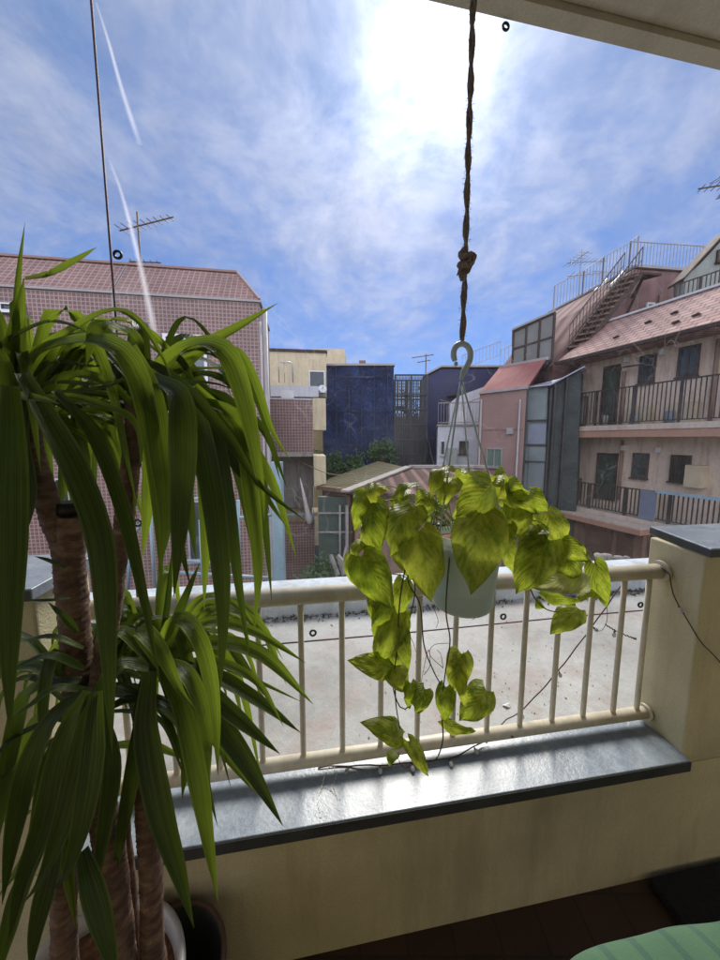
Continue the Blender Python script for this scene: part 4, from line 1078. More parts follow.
def antenna(t, base, h, arms, mt='aluminium'):
    m = MB(); base = V(base); m.tube([base, base+V((0,0,h))], .030, 6); m.build('mast', M[mt], t)
    for z, ang, L, n, ew, tilt in arms:
        m = MB(); d = V((math.cos(R(ang)), math.sin(R(ang)), tilt)).normalized(); s = V((-d.y, d.x, 0)).normalized(); c = base+V((0,0,z))
        m.tube([c-d*L*.35, c+d*L*.65], .022, 5)
        for k in range(n):
            p = c-d*L*.35+d*L*(k+.5)/n; e = ew*(1-.5*k/n); q = s*.55+V((0,0,.83)) if tilt > .2 else s
            m.tube([p-s*e+V((0,0,.0)), p+s*e], .012, 4)
        m.build('aerial', M[mt], t)

# ---- 1 pink mosaic building with mansard roof, left
fL = Fac(-330, 6.9, 262, 8.7)
t = thing('pink_tiled_house', 'pink mosaic tiled house with mansard roof behind the yucca', 'building', fL.p(fL.L-3, G, -3))
a1 = fL.st(262, 380)[0]; zt = fL.st(262, 303)[1]; a0 = a1-13.5
m = MB(); fL.box(m, a0, a1, G, zt, -2.2, 0); m.build('wall', M['pinktile'], t)
m = MB(); fL.box(m, a0-.03, a1+.04, zt+.002, zt+.05, -2.22, .05); m.build('eave_flashing', M['zinc'], t)
z2 = zt+.95; q0 = [fL.p(a0,zt+.052,.02), fL.p(a1,zt+.052,.02), fL.p(a1,zt+.052,-2.2), fL.p(a0,zt+.052,-2.2)]
q1 = [fL.p(a0,z2,-.75), fL.p(a1-.62,z2,-.75), fL.p(a1-.62,z2,-2.0), fL.p(a0,z2,-2.0)]
m = MB(); m.hexa(q0, q1); rf = m.build('roof', M['pinkroof'], t)
m = MB(); m.bar(q1[0]+V((0,0,.03)), q1[1]+V((0,0,.03)), .09, .05); m.bar(q0[1]+V((0,0,.02)), q1[1]+V((0,0,.03)), .06, .05); sub(m, 'ridge_cap', M['pinkwall'], rf)
for px in (113,):
    a, _ = fL.st(px, 300); m = MB(); m.bar(fL.p(a,zt+.05,.04), fL.p(a,z2,-.74), .02, .02, up=fL.n); m.bar(fL.p(a,zt,.01), fL.p(a,zt-2.6,.01), .02, .02, up=fL.n); m.build('joint_line', M['zinc'], t)
fL.window(t, 165, 335, 208, 392, 'aluminium', 'panegrey', .07)
fL.window(t, 57, 478, 72, 512, 'aluminium', 'pane', .04)
fL.window(t, 2, 304, 26, 312, 'aluminium', 'pane', .03, 0)
fL.window(t, 188, 500, 212, 560, 'aluminium', 'pane', .05, 0)
m = MB(); a = fL.st(268, 380)[0]; 
m.tube([fL.p(a-.02,zt-.15,.09), fL.p(a-.02,G,.09)], .055, 12); m.tube([fL.p(a-.14,zt-.45,.07), fL.p(a-.14,G,.07)], .03, 8); m.build('downpipe', M['zinc'], t)
# set back bay: stacked balconies right of the corner
fB = Fac(250, 10.4, 314, 10.7)
tb_ = thing('balcony_block', 'stack of pink tiled balconies with cream end walls beside the pink house', 'building', fB.p(.5, G, -2))
L_ = fB.st(268,400)[0] - .9
a_r = fB.st(313, 425)[0]
zz1 = [fB.st(300, y)[1] for y in (400, 452, 515, 523, 575)]
m = MB(); fB.box(m, L_, a_r-.05, G, zz1[0]-.35, -4, -1.15); m.build('wall', M['creamwall'], tb_)
m = MB(); fB.box(m, L_, a_r, zz1[1], zz1[0], -.14, 0); m.build('parapet', M['pinktile'], tb_)
m = MB(); fB.box(m, L_, a_r-.02, zz1[0]+.002, zz1[0]+.05, -.17, .02); m.build('coping', M['white'], tb_)
m = MB(); fB.box(m, L_, a_r, G, zz1[3], -.14, 0); m.build('parapet', M['pinktile'], tb_)
m = MB(); fB.box(m, L_, a_r, zz1[1]-.14, zz1[1]-.002, -1.1, .0); m.build('floor_slab', M['concrete'], tb_)
m = MB(); a = fB.st(297,480)[0]; fB.box(m, a, a_r, zz1[2]+.05, zz1[1]-.142, -1.1, -.9); fB.box(m, L_, a, zz1[2]+.05, zz1[1]-.142, -1.148, -1.0); m.build('wall', M['concrete'], tb_)
m = MB(); m.bar(fB.p(L_,zz1[2]+.02,-.05), fB.p(a_r,zz1[2]+.02,-.05), .05, .05); m.bar(fB.p(a_r-.04,zz1[2],-.05), fB.p(a_r-.04,zz1[3],-.05), .04); m.bar(fB.p(L_+.6,zz1[2],-.05), fB.p(L_+.6,zz1[3],-.05), .04); m.build('handrail', M['steelblue'], tb_)
for x0,y0,x1,y1 in ((313,398,326,430),(308,456,326,487),(313,516,326,545)):
    q = fB.rng(x0,y0,x1,y1); m = MB(); fB.box(m, a_r+.003, q[1], q[2], q[3], -1.4, -.02); m.build('end_wall', M['creamwall'], tb_)
m = MB(); q = fB.rng(280,392,293,400); fB.box(m, q[0], q[1], q[2]+.05, q[3]+.12, -1.0, -.5); m.build('condenser', M['whiteplastic'], tb_)
m = MB(); fB.box(m, L_+.2, a_r-.1, zz1[0]-.34, zz1[0]+.18, -3.5, -3.2); m.build('rear_parapet', M['concrete'], tb_)
# closed parasol leaning on the lower balcony
p0 = fB.p(*fB.st(310,523), .08); p1 = fB.p(*fB.st(300,478), -.02); m = MB()
m.tube([p0, p0.lerp(p1,.12), p0.lerp(p1,.25), p0.lerp(p1,.6), p1], [.10,.12,.085,.05,.012], 10, jit=.15)
t = thing('closed_parasol', 'furled pale parasol leaning over the lower tiled balcony', 'parasol', p0)
m.build('canopy', M['peachcloth'], t); m = MB(); m.tube([p0-(p1-p0)*.12, p0], .02, 8); m.build('pole', M['aluminium'], t)

# blue steel post + pipe frame close to the terrace
t = thing('blue_steel_frame', 'light blue steel frame standing just past the terrace kerb on the left', 'steel frame', V((-2.2, 4.6, G)))
m = MB(); a = P(277,470,4.7); m.bar(V((a.x, 4.7, G)), V((a.x, 4.7, P(277,462,4.7).z)), .14, .14, up=(0,1,0)); m.build('post', M['steelblue'], t)
def pb_(a, b, Y, r=.022):
    m = MB(); m.tube([P(a[0],a[1],Y), P(b[0],b[1],Y)], r, 10); m.build('tube', M['steelblue'], t)
for a, b in (((130,542),(150,508)),((150,508),(210,496)),((150,508),(155,590)),((130,542),(128,590)),((180,560),(240,566)),((238,500),(240,590)),((170,572),(272,578)),((200,520),(203,590)),((205,520),(272,515))): pb_(a, b, 4.7)

# antenna on the pink house
b = P(142,285,11.2); t = thing('roof_aerial', 'thin dark aerial with many elements above the pink mansard roof', 'antenna', V((b.x, 11.2, z2)))
antenna(t, (b.x, 11.2, z2), P(138,212,11.2).z-z2, [(P(138,226,11.2).z-z2, -12, 1.9, 9, .28, .08), (P(138,262,11.2).z-z2, 10, .9, 5, .2, .05)], 'bolt')

# ---- 2 cream block behind
fC = Fac(262, 17, 350, 17.6)
t = thing('cream_block', 'cream block with a satellite dish seen over the tiled balconies', 'building', fC.p(2, G, -2))
m = MB(); a0,a1,z0,z1 = fC.rng(262,352,327,500); zl_ = fC.st(310,398)[1]; fC.box(m, a0-2, a1, zl_, z1, -6, 0); fC.box(m, a0-2, a0+1.9, G, zl_-.002, -6, -.3); m.build('wall', M['creamwall'], t)
m = MB(); fC.box(m, a0-2, a1+.05, z1+.002, z1+.12, -6, .08); m.build('roof_edge', M['darksteel'], t)
fD = Fac(318, 26, 350, 26); m = MB(); b0,b1,c0,c1 = fD.rng(326,349,345,500); fD.box(m, b0-1, b1, G, c1, -3, 0); m.build('stair_tower', M['creamwall'], t)
fC.window(t, 309, 371, 325, 393, 'aluminium', 'pane', .05, 0)
m = MB(); q = fC.rng(300,394,326,398); fC.box(m, q[0], q[1], q[2], q[3], .003, .5); m.build('ledge', M['concrete'], t)
m = MB(); c = fC.p(*fC.st(322,391), .55); m.lathe([(.001,0),(.10,.012),(.19,.05),(.2,.06),(.19,.065),(.001,.02)], (0,0,0), 24)
qt = V((0,0,1)).rotation_difference(V((.35,-1,.35)).normalized()); m.v = [qt @ v + c for v in m.v]; dsh = m.build('satellite_dish', M['whiteplastic'], t)
m = MB(); m.tube([c, c+V((.07,-.25,.1))], .015, 6); m.tube([c, c+V((0,.5,-.15))], .02, 6); sub(m, 'dish_arm', M['zinc'], dsh)
a = fC.p(*fC.st(281,386), 1.0); b = fC.p(*fC.st(294,386), 1.0); m = MB(); hh = .9
m.tube([a, a+V((0,0,hh*.9)), a+(b-a)*.15+V((0,0,hh)), b-(b-a)*.15+V((0,0,hh)), b+V((0,0,hh*.9)), b], .03, 8); m.tube([a.lerp(b,.4), a.lerp(b,.4)+V((0,0,hh))], .02, 6); m.build('roof_rail', M['aluminium'], t)
m = MB(); q = fC.rng(262,390,318,400); fC.box(m, q[0], q[1], q[2], q[3], .003, 1.4); m.build('terrace_slab', M['white'], t)

# ---- 3 navy netted building
fN = Fac(318, 18.5, 394, 18.5)
t = thing('netted_building', 'square building wrapped in dark blue scaffold netting', 'building', fN.p(2, G, -2))
a0,a1,z0,z1 = fN.rng(323,366,393,520)
m = MB(); nx, nz = 40, 50; g = []
for i in range(nx+1):
    r_ = []
    for j in range(nz+1):
        a = a0-.0+(a1-a0)*i/nx; z = G+(z1-G)*j/nz
        d = .12*mnoise.noise(V((a*1.1, z*.7, 2)))+.05*mnoise.noise(V((a*3.3, z*2.2, 9)))+.05*math.cos(a*2*math.pi/1.8)
        r_.append(m.vert(fN.p(a, z, d)))
    g.append(r_)
for i in range(nx):
    for j in range(nz): m.face([g[i][j], g[i+1][j], g[i+1][j+1], g[i][j+1]], None, True)
fN.box(m, a0, a1, G, z1-.02, -6, -.22); m.build('netting', M['net'], t)
m = MB(); fN.box(m, a0-.05, a1+.05, z1, z1+.10, -6, .12); m.build('roof_edge', M['zinc'], t)
m = MB(); fN.box(m, a0+.8, a1-.8, z1+.102, z1+.3, -5, -.8); m.build('roof_kerb', M['zinc'], t)
q = fN.rng(359,355,366,363); m = MB(); fN.box(m, q[0], q[1], z1+.302, q[3], -1.8, -1.2); m.build('chimney', M['brownwall'], t)
m = MB()
for k in range(6):
    a = a0+(a1-a0)*(k+.1)/5.6; m.tube([fN.p(a,G,.16), fN.p(a,z1-.05,.16)], .024, 6)
for k in range(6): z = z1-.6-k*1.75; m.tube([fN.p(a0,z,.18), fN.p(a1,z,.18)], .02, 6)
M['scaf'] = plain('scaffold_tube_dark', (.02,.03,.07), .6, .3, 4, .1, .002)
m.build('scaffold', M['scaf'], t)
# ivy-like shrubs at its foot
def shrub(name, label, c, rad, nleaf, mt, ls, cat='shrub', group=None, seed=1):
    rr = random.Random(seed); c = V(c); t = thing(name, label, cat, c, group); m = MB()
    cl = [(c+V((rr.uniform(-1,1)*rad[0]*.8, rr.uniform(-1,1)*rad[1]*.6, rad[2]*rr.uniform(.15,1.0))), rr.uniform(.25,.5)*rad[2]) for _ in range(14)]
    for i in range(nleaf):
        cc, r_ = rr.choice(cl); d = V((rr.gauss(0,1), rr.gauss(0,1), rr.gauss(0,.8))).normalized()*r_*rr.random()**.4; p = cc+d
        a = V((rr.gauss(0,1), rr.gauss(0,1), rr.gauss(0,1))).normalized()*ls*rr.uniform(.6,1.4); b = a.cross(V((rr.gauss(0,1), rr.gauss(0,1), rr.gauss(0,1)))).normalized()*ls*.45
        m.face([m.vert(p-a), m.vert(p-b), m.vert(p+a), m.vert(p+b)])
    m.build('foliage', mt, t)
    m = MB()
    for cc, r_ in cl[:7]: m.tube(spline([c, (c+cc)/2+V((.05,0,.1)), cc], 6), [.03]*3+[.02]*2+[.008]*2, 5)
    m.build('stem', M['bark'], t)
M['shrub'] = plain('shrub_leaves', (.06,.13,.035), .7, .5, 2, 0, .001)
p = fN.p(*fN.st(338,472), .9); shrub('climbing_shrub', 'dark green shrub growing at the foot of the blue netting', (p.x,p.y,p.z-.5), (1.5,.5,1.3), 2600, M['shrub'], .09, seed=4)
p = fN.p(*fN.st(382,455), .8); shrub('climbing_shrub', 'small green shrub against the right edge of the blue netting', (p.x,p.y,p.z-.5), (.6,.4,1.1), 1400, M['shrub'], .08, seed=6)

# ---- 4 steel stair tower
fS = Fac(394, 18.8, 428, 18.8)
a0,a1,z0,z1 = fS.rng(394,375,427,470)
t = thing('stair_tower', 'dark open steel stair tower beside the blue netted building', 'stair tower', fS.p(a1/2, G, -.6))
m = MB()
for a in (a0+.05, (a0+a1)/2, a1-.05):
    for d in (0, -1.6): m.bar(fS.p(a,G,d), fS.p(a,z1,d), .09, .09, up=(0,1,0))
for z in (z1, z1-1.1): 
    for d in (0,-1.6): m.bar(fS.p(a0,z,d), fS.p(a1,z,d), .07)
m.build('frame', M['black'], t)
m = MB()
for k in range(26):
    a = a0+(a1-a0)*k/25
    m.bar(fS.p(a,z1-2.0,.02), fS.p(a,z1,.02), .03)
for k in range(14):
    z = z1-2.0+2.0*k/13; m.bar(fS.p(a0,z,.02), fS.p(a1,z,.02), .022)
m.build('lattice', M['black'], t)
M['paleplate'] = plain('pale_plate', (.6,.6,.62), .6, .1, 3, .05, .002)
zf = z1-1.6; k = 0
while zf > G+1:
    m = MB(); fS.box(m, a0, a0+.5, zf-.06, zf, -1.6, 0); fS.box(m, a1-.5, a1, zf-1.06, zf-1.0, -1.6, 0); m.build('landing', M['black'], t)
    for (s0, s1, za, zb_, d) in ((a0+.4, a1-.4, zf, zf-1.0, -.4), (a1-.4, a0+.4, zf-1.0, zf-2.0, -1.2)):
        m = MB()
        for dd in (d-.3, d+.3): m.bar(fS.p(s0,za,dd), fS.p(s1,zb_,dd), .05, .14); m.bar(fS.p(s0,za+.9,dd), fS.p(s1,zb_+.9,dd), .035, .035)
        for j in range(9):
            f = (j+.5)/9; c = fS.p(s0+(s1-s0)*f, za+(zb_-za)*f, d); m.bar(c-fS.n*.3, c+fS.n*.3, .2, .03)
            cc = fS.p(s0+(s1-s0)*f, za+(zb_-za)*f, d+.3); m.bar(cc, cc+V((0,0,.9)), .015)
        m.build('flight', M['black'], t)
    zf -= 2.0
m = MB()
for d_ in (-1.65,):
    for k in range(16): m.bar(fS.p(a0+(a1-a0)*k/15,G,d_), fS.p(a0+(a1-a0)*k/15,z1,d_), .05)
for z_ in range(12): m.bar(fS.p(a0,z1-.8*z_-1,.06), fS.p(a1,z1-.8*z_-1,.06), .07)
for k in range(30):
    a = a0+(a1-a0)*k/29; m.bar(fS.p(a,G,.03), fS.p(a,z1-2.0,.03), .045)
m.build('screen_bars', M['black'], t)
m = MB(); fS.box(m, a0-.5, a1+.6, G, z1-1.9, -7, -4.2); one(m, 'grey_house', M['white'], 'pale grey house wall seen through the steel stair tower', 'building')

# ---- 5 navy house with sloped grey roof, 6 dark roofed house
fV = Fac(424, 20.5, 500, 20.0)
t = thing('navy_house', 'dark navy clad house with a thin grey roof right of the stair tower', 'building', fV.p(1.5, G, -2))
m = MB(); pts = fV.poly([(424,378),(441,369),(500,369),(500,418),(424,418)]); zlo = G
pts[3] = V((pts[3].x, pts[3].y, G)); pts[4] = V((pts[4].x, pts[4].y, G)); m.extr(pts, -fV.n*5); m.build('wall', M['navy'], t)
m = MB(); a, b, c = fV.poly([(423,377),(441,367.5),(500,367.5)], .15); 
for p, q in ((a,b),(b,c)): m.extr([p, q, q+V((0,0,.1)), p+V((0,0,.1))], -fV.n*5.3)
m.build('roof', M['zinc'], t)
b = fV.p(*fV.st(427,366), -1); t = thing('roof_aerial', 'small dark aerial rising between the netted building and the navy house', 'antenna', V((b.x,b.y,b.z-1)))
antenna(t, (b.x,b.y,b.z-1), 1.9, [(1.8, 170, 1.3, 6, .2, -.1), (1.5, 160, .8, 4, .2, -.1)], 'bolt')

# ---- 7 white house with lean-to roof and terrace
fW = Fac(436, 15.8, 482, 15.4)
t = thing('white_house', 'white house with a small barred window behind the hanging cords', 'building', fW.p(1, G, -2))
m = MB(); a0,a1,z0,z1 = fW.rng(437,426,486,500); fW.box(m, a0, a1+.8, G, z1, -4, 0); m.build('wall', M['white'], t)
m = MB(); fW.box(m, a0-.05, a1+.8, z1+.002, z1+.08, -4, .08); m.build('terrace_slab', M['concrete'], t)
m = MB(); pts = fW.poly([(452,398),(462,390),(500,376),(500,425),(452,425)], -2.2); m.extr(pts, -fW.n*2); m.build('upper_wall', M['white'], t)
m = MB(); pts = fW.poly([(452,384),(500,377),(500,374.5),(452,382)], -4.4); m.extr(pts, -fW.n*2); m.build('roof', M['darksteel'], t)
railing(t, fW.p(a0,z1+.08,-.05), fW.p(a1,z1+.08,-.05), .95, .12, 'concrete', .016, .06)
m = MB(); q = fW.rng(456,410,467,425); fW.box(m, q[0], q[1], z1+.082, q[3], -1.1, -.6); m.build('condenser', M['whiteplastic'], t)
fW.window(t, 459, 441, 468, 454, 'darksteel', 'pane', .05, 1)
fW.window(t, 440.5, 441, 445, 455, 'aluminium', 'pane', .03, 0)
m = MB(); q = fW.rng(447,448,456,472); fW.box(m, q[0], q[1], G, q[3], .003, .4); m.build('utility_cupboard', M['greygreen'], t)

# ---- 8 pink house with red mansard roof and glazed penthouse
fP = Fac(478, 13.6, 524, 12.2)
t = thing('pink_house', 'pink house with red mansard roof and a glazed rooftop room', 'building', fP.p(1, G, -2))
e0 = fP.st(478,396); e1 = fP.st(524,384); zt = (e0[1]+e1[1])/2
m = MB(); bk = fP.n*-4.5; q = [fP.p(0,0), fP.p(fP.L,0), fP.p(fP.L,0)+V((1.2,1.8,0)), fP.p(0,0)+V((1.2,2.6,0))]
m.prism([q[0], q[1], q[1]+V((1.6,3.5,0)), q[0]+V((1.9,3.6,0))], G, zt); m.build('wall', M['pinkwall'], t)
r0 = [q[0]+V((-.04,-.04,zt+.002)), q[1]+V((0,-.06,zt+.002)), q[1]+V((1.6,3.5,zt+.002)), q[0]+V((1.9,3.6,zt+.002))]
ta = P(500,370,14.6); tb2 = P(547,355,13.1); zr_ = (ta.z+tb2.z)/2
r1 = [V((ta.x,ta.y,zr_)), V((tb2.x,tb2.y,zr_)), V((tb2.x+1.1,tb2.y+2.6,zr_)), V((ta.x+1.3,ta.y+2.4,zr_))]
m = MB(); m.hexa(r0, r1); rf = m.build('roof', M['redroof'], t)
m = MB(); m.bar(r0[0]-V((0,0,.02)), r0[1]-V((0,0,.02)), .12, .09); m.bar(r1[0], r1[1], .1, .1); m.bar(r1[1], r1[2], .1, .1); sub(m, 'edge_trim', M['zinc'], rf)
fP.window(t, 487, 448, 503, 467, 'aluminium', 'panegreen', .05, 1)
# glazed room on top
gA = P(512,362,14.5); gB = P(552,350,13.4); gC = gB+V((.9,2.5,0))
z0_ = zr_; zA = P(512,332,14.5).z; zB = P(551,313,13.4).z; zC = zB+.1
def panel(pa, pb, za0, za1, zb0, zb1, n, rows, mt):
    m = MB(); m.extr([V((pa.x,pa.y,za0)), V((pb.x,pb.y,zb0)), V((pb.x,pb.y,zb1)), V((pa.x,pa.y,za1))], V((.02,.03,0))); pn = m.build('glazed_wall', M[mt], t)
    m = MB()
    for k in range(n+1):
        p = pa.lerp(pb, k/n); a = za0+(zb0-za0)*k/n; b = za1+(zb1-za1)*k/n; m.bar(V((p.x,p.y-.03,a)), V((p.x,p.y-.03,b)), .06, .06, up=(0,1,0))
    for k in range(rows+1):
        f = k/rows; m.bar(V((pa.x,pa.y-.03,za0+(za1-za0)*f)), V((pb.x,pb.y-.03,zb0+(zb1-zb0)*f)), .05, .06)
    sub(m, 'mullions', M['darksteel'], pn)
panel(gA, gB, z0_, zA, z0_, zB, 3, 2, 'panepale')
panel(gB+V((.03,.03,0)), gC, z0_, zB, z0_, zC, 2, 2, 'panegrey')
m = MB(); m.extr([V((gA.x-.1,gA.y-.1,zA+.03)), V((gB.x,gB.y-.1,zB+.03)), V((gB.x,gB.y-.1,zB+.10)), V((gA.x-.1,gA.y-.1,zA+.10))], V((1.2,2.8,.1))); m.build('penthouse_roof', M['zinc'], t)
railing(t, P(462,371,14.8), P(500,357,14.6), .62, .14, 'zinc', .014, .03)
railing(t, P(500,372,14.5), P(512,366,14.5), .85, .14, 'zinc', .014, .03)

# ---- 9 mauve building with the outside stair
fM = Fac(560, 14.2, 712, 15.2)
t = thing('mauve_building', 'tall mauve clad building with an outside steel stair up to its roof terrace', 'building', fM.p(3, G, -2))
pts = fM.poly([(553,365),(600,300),(634,269),(700,274),(712,276),(735,290),(735,420),(553,420)]); pts[6].z = G; pts[7].z = G
m = MB(); m.extr(pts, -fM.n*5); m.build('wall', M['mauvesheet'], t)
m = MB(); pp = fM.poly([(634,268),(700,273),(735,289)], .1)
for a, b in zip(pp, pp[1:]): m.extr([a, b, b+V((0,0,.1)), a+V((0,0,.1))], -fM.n*5.2)
pp = fM.poly([(553,364),(600,299),(634,268)], .08)
m.build('roof_edge', M['zinc'], t)
for px in (607, 660):
    a = fM.st(px, 290); m = MB(); m.tube([fM.p(a[0],a[1]-.2,.06), fM.p(a[0],G,.06)], .05, 8); m.build('downpipe', M['brownwall'], t)
fM.window(t, 645, 303, 653, 323, 'whiteplastic', 'panegrey', .07, 0)
# roof railing (far side lines too)
for pts_, hh in (([(556,312),(585,297),(605,283),(632,268)], .95), ([(632,268),(705,272)], .98), ([(632,268),(640,262)], .98)):
    pp = [fM.p(*fM.st(x,y), -.15) for x, y in pts_]
    for a, b in zip(pp, pp[1:]): railing(t, a+V((0,0,.08)), b+V((0,0,.08)), hh, .15, 'zinc', .016, .035, posts=2)
pp = [fM.p(*fM.st(x,y), -2.4) for x, y in ((640,266),(705,270))]; railing(t, pp[0], pp[1], .9, .18, 'zinc', .016, .035)
# stair
s0 = fM.p(*fM.st(566,352), .55); s1 = fM.p(*fM.st(619,283), .55); n = 11; dr = (s1-s0); wd = (fM.n*.8+fM.e*.55)*.28
m = MB()
for o in (wd, -wd): m.bar(s0+o, s1+o, .05, .2)
m.build('stringer', M['darksteel'], t)
for k in range(n+1):
    c = s0+dr*(k+.3)/(n+.6); m = MB(); m.bar(c-wd*.95, c+wd*.95, .3, .06); m.build('tread', M['brownwall'], t)
m = MB()
for o in (wd, -wd):
    m.bar(s0+o+V((0,0,.95)), s1+o+V((0,0,.95)), .035); m.bar(s0+o+V((0,0,.5)), s1+o+V((0,0,.5)), .02)
    for k in range(17): c = s0+dr*k/16+o; m.bar(c, c+V((0,0,.95)), .016)
m.build('stair_rail', M['darksteel'], t)
m = MB(); a = s1-wd; d = fM.e*.9; m.hexa([a, a+d, a+d+wd*2, a+wd*2], [x+V((0,0,.08)) for x in (a, a+d, a+d+wd*2, a+wd*2)])
m.bar(s1+fM.e*.5+V((0,0,0)), fM.p(*fM.st(625,318), .02), .06); m.bar(s1+fM.e*.5, fM.p(*fM.st(632,290), .02)-V((0,0,.3)), .06); m.build('landing', M['darksteel'], t)
m = MB(); a = fM.p(*fM.st(598,290), -.2); b = fM.p(*fM.st(612,277), -.2); m.tube(spline([a, a.lerp(b,.4)+V((0,0,-.02)), b], 6), .06, 8)
a = fM.p(*fM.st(608,288), -.0); b = fM.p(*fM.st(624,272), -.0); m.tube(spline([a, a.lerp(b,.5)+V((0,0,-.05)), b], 6), .07, 8); m.build('roof_pipe', M['whiteplastic'], t)
b = P(577,318,17.5);  t = thing('roof_aerial', 'tall multi element aerial beside the top of the outside stair', 'antenna', b)
antenna(t, b, P(577,250,b.y).z-b.z, [(P(575,262,b.y).z-b.z, 8, 2.0, 8, .45, .1), (P(575,275,b.y).z-b.z, -5, 1.6, 6, .4, .05), (P(575,256,b.y).z-b.z, 100, 1.2, 5, .35, .02)], 'zinc')

M['railbrown'] = plain('brown_rail_paint', (.06,.048,.045), .7, .35, 4, .1, .002, spec=.2)
# ---- 10 apartment block on the right
fA = Fac(576, 13.6, 724, 9.4)
t = thing('apartment_block', 'cream apartment block with red slate roof and two access balconies on the right', 'building', fA.p(fA.L/2, G, -2))
z_ea = fA.st(690,334)[1]; aL = fA.st(577,420)[0]; aR = fA.st(724,420)[0]+5.5
m = MB(); fA.box(m, aL, aR, G, z_ea, -4.6, 0); m.build('wall', M['aptwall'], t)
# roof: eave overhangs, slopes up and back
ev = .95; zE = None
a_e0 = fA.st(582,362)[0]
dE = ev; pE0 = fA.p(aL-.25, z_ea-.1, dE); pE1 = fA.p(aR, z_ea-.1, dE); pR0 = fA.p(aL+.1, z_ea+1.42, -1.0); pR1 = fA.p(aR, z_ea+1.42, -1.0)
pB0 = fA.p(aL-.25, z_ea-.1, -4.9); pB1 = fA.p(aR, z_ea-.1, -4.9)
m = MB(); i = [m.vert(x) for x in (pE0,pE1,pR1,pR0,pB0,pB1)]; lo = [m.vert(x-V((0,0,.09))) for x in (pE0,pE1,pB1,pB0)]
m.face([i[0],i[1],i[2],i[3]]); m.face([i[3],i[2],i[5],i[4]]); m.face([i[0],i[3],i[4]]); m.face([i[1],i[5],i[2]]); m.face([lo[0],lo[3],lo[2],lo[1]])
m.face([lo[0],lo[1],i[1],i[0]]); m.face([lo[3],i[4],i[5],lo[2]]); m.face([lo[0],i[0],i[4],lo[3]]); m.face([lo[1],lo[2],i[5],i[1]]); rf = m.build('roof', M['aptroof'], t)
m = MB(); m.bar(pE0+V((0,0,-.06))+fA.n*.05, pE1+V((0,0,-.06))+fA.n*.05, .1, .1); sub(m, 'gutter', M['darksteel'], rf)
m = MB(); m.bar(pR0+V((0,0,.03)), pR1+V((0,0,.03)), .16, .07); sub(m, 'ridge_cap', M['whiteplastic'], rf)
for f, w_ in ((.20,.3),(.28,.5),(.42,.25),(.5,.62),(.56,.7),(.36,.55),(.47,.3)):
    c = pE0.lerp(pE1, f*.8).lerp(pR0.lerp(pR1, f*.8), w_); m = MB(); m.bar(c+V((0,0,.02)), c+fA.e*.16+V((0,0,.05)), .1, .04); sub(m, 'snow_guard', M['darksteel'], rf)
# balconies: slabs, rails
def gallery(ytop, yb, name_z, dep, ytoprail, aLg):
    z1 = fAb.st(640, ytop)[1]; z0 = fAb.st(640, yb)[1]
    return z0, z1
fAb = Fac(562, 12.75, 735, 8.3)   # front edge line of the galleries
offd = (fAb.A-fA.A).dot(fA.n)
dG = 1.15
zs1 = 1.72; zs0 = 1.62
gl = fA.st(577,430)[0]-.35
def gz(y, px=640):      # height on the gallery's front edge plane
    d = ray(px, y); o = V((0,0,H)); tt = (fA.A+fA.n*dG-o).dot(fA.n)/d.dot(fA.n); return (o+d*tt).z
gl = 0
d = ray(562, 430); o = V((0,0,H)); tt = (fA.A+fA.n*dG-o).dot(fA.n)/d.dot(fA.n); gl = (o+d*tt-fA.A).dot(fA.e)
zt1, zb1 = gz(424), gz(437)
m = MB(); fA.box(m, gl, aR, zt1-.16, zt1, .003, dG); m.build('balcony_slab', M['slabtop'], t)
m = MB(); fA.box(m, gl+.01, aR, zb1, zt1-.162, .003, dG-.03); m.build('slab_underside', M['slab'], t)
zt2 = gz(519); zr2 = gz(490)
m = MB(); fA.box(m, gl, aR, zt2-.14, zt2, .003, dG); m.build('balcony_slab', M['slabtop'], t)
m = MB(); fA.box(m, gl+.01, aR, zt2-.42, zt2-.142, .003, dG-.03); m.build('slab_underside', M['slab'], t)
hr1 = gz(385)-zt1; hr2 = zr2-zt2
railing(t, fA.p(gl+.03,zt1,dG-.06), fA.p(aR,zt1,dG-.06), hr1, .11, 'railbrown', .022, .045, posts=9)
railing(t, fA.p(gl+.03,zt1,dG-.06), fA.p(gl+.03,zt1,.05), hr1, .11, 'railbrown', .022, .045)
railing(t, fA.p(gl+.03,zt2,dG-.06), fA.p(aR,zt2,dG-.06), hr2, .11, 'railbrown', .026, .045, posts=9)
railing(t, fA.p(gl+.03,zt2,dG-.06), fA.p(gl+.03,zt2,.05), hr2, .11, 'railbrown', .026, .045)
fA.door(t, 603, 366, 619, 424); fA.window(t, 640, 355, 656, 383, 'darksteel', 'pane', .06, 1); fA.window(t, 679, 346, 700, 376, 'darksteel', 'pane', .06, 1)
fA.door(t, 597, 453, 617, 500); fA.window(t, 633, 453, 649, 478, 'darksteel', 'pane', .05, 0); fA.window(t, 671, 455, 691, 482, 'darksteel', 'pane', .06, 1, bars=6)
for px, y0, y1 in ((624,372,424),(716,340,424),(578,440,480),(622,440,500)):
    a = fA.st(px, (y0+y1)/2)[0]; za = fA.st(px,y0)[1]; zb_ = fA.st(px,y1)[1]; m = MB(); m.tube([fA.p(a,za,.09), fA.p(a,zb_,.09)], .05, 8); m.build('downpipe', M['brownwall'], t)
m = MB(); a = fA.st(618,372)[0]; zc = fA.st(640,366)[1]; m.bar(fA.p(a,zc,.4), fA.p(a+1.3,zc-.05,.4), .05); m.bar(fA.p(a+.1,zc,0), fA.p(a+.1,zc,.8), .04); m.build('laundry_pole', M['darksteel'], t)
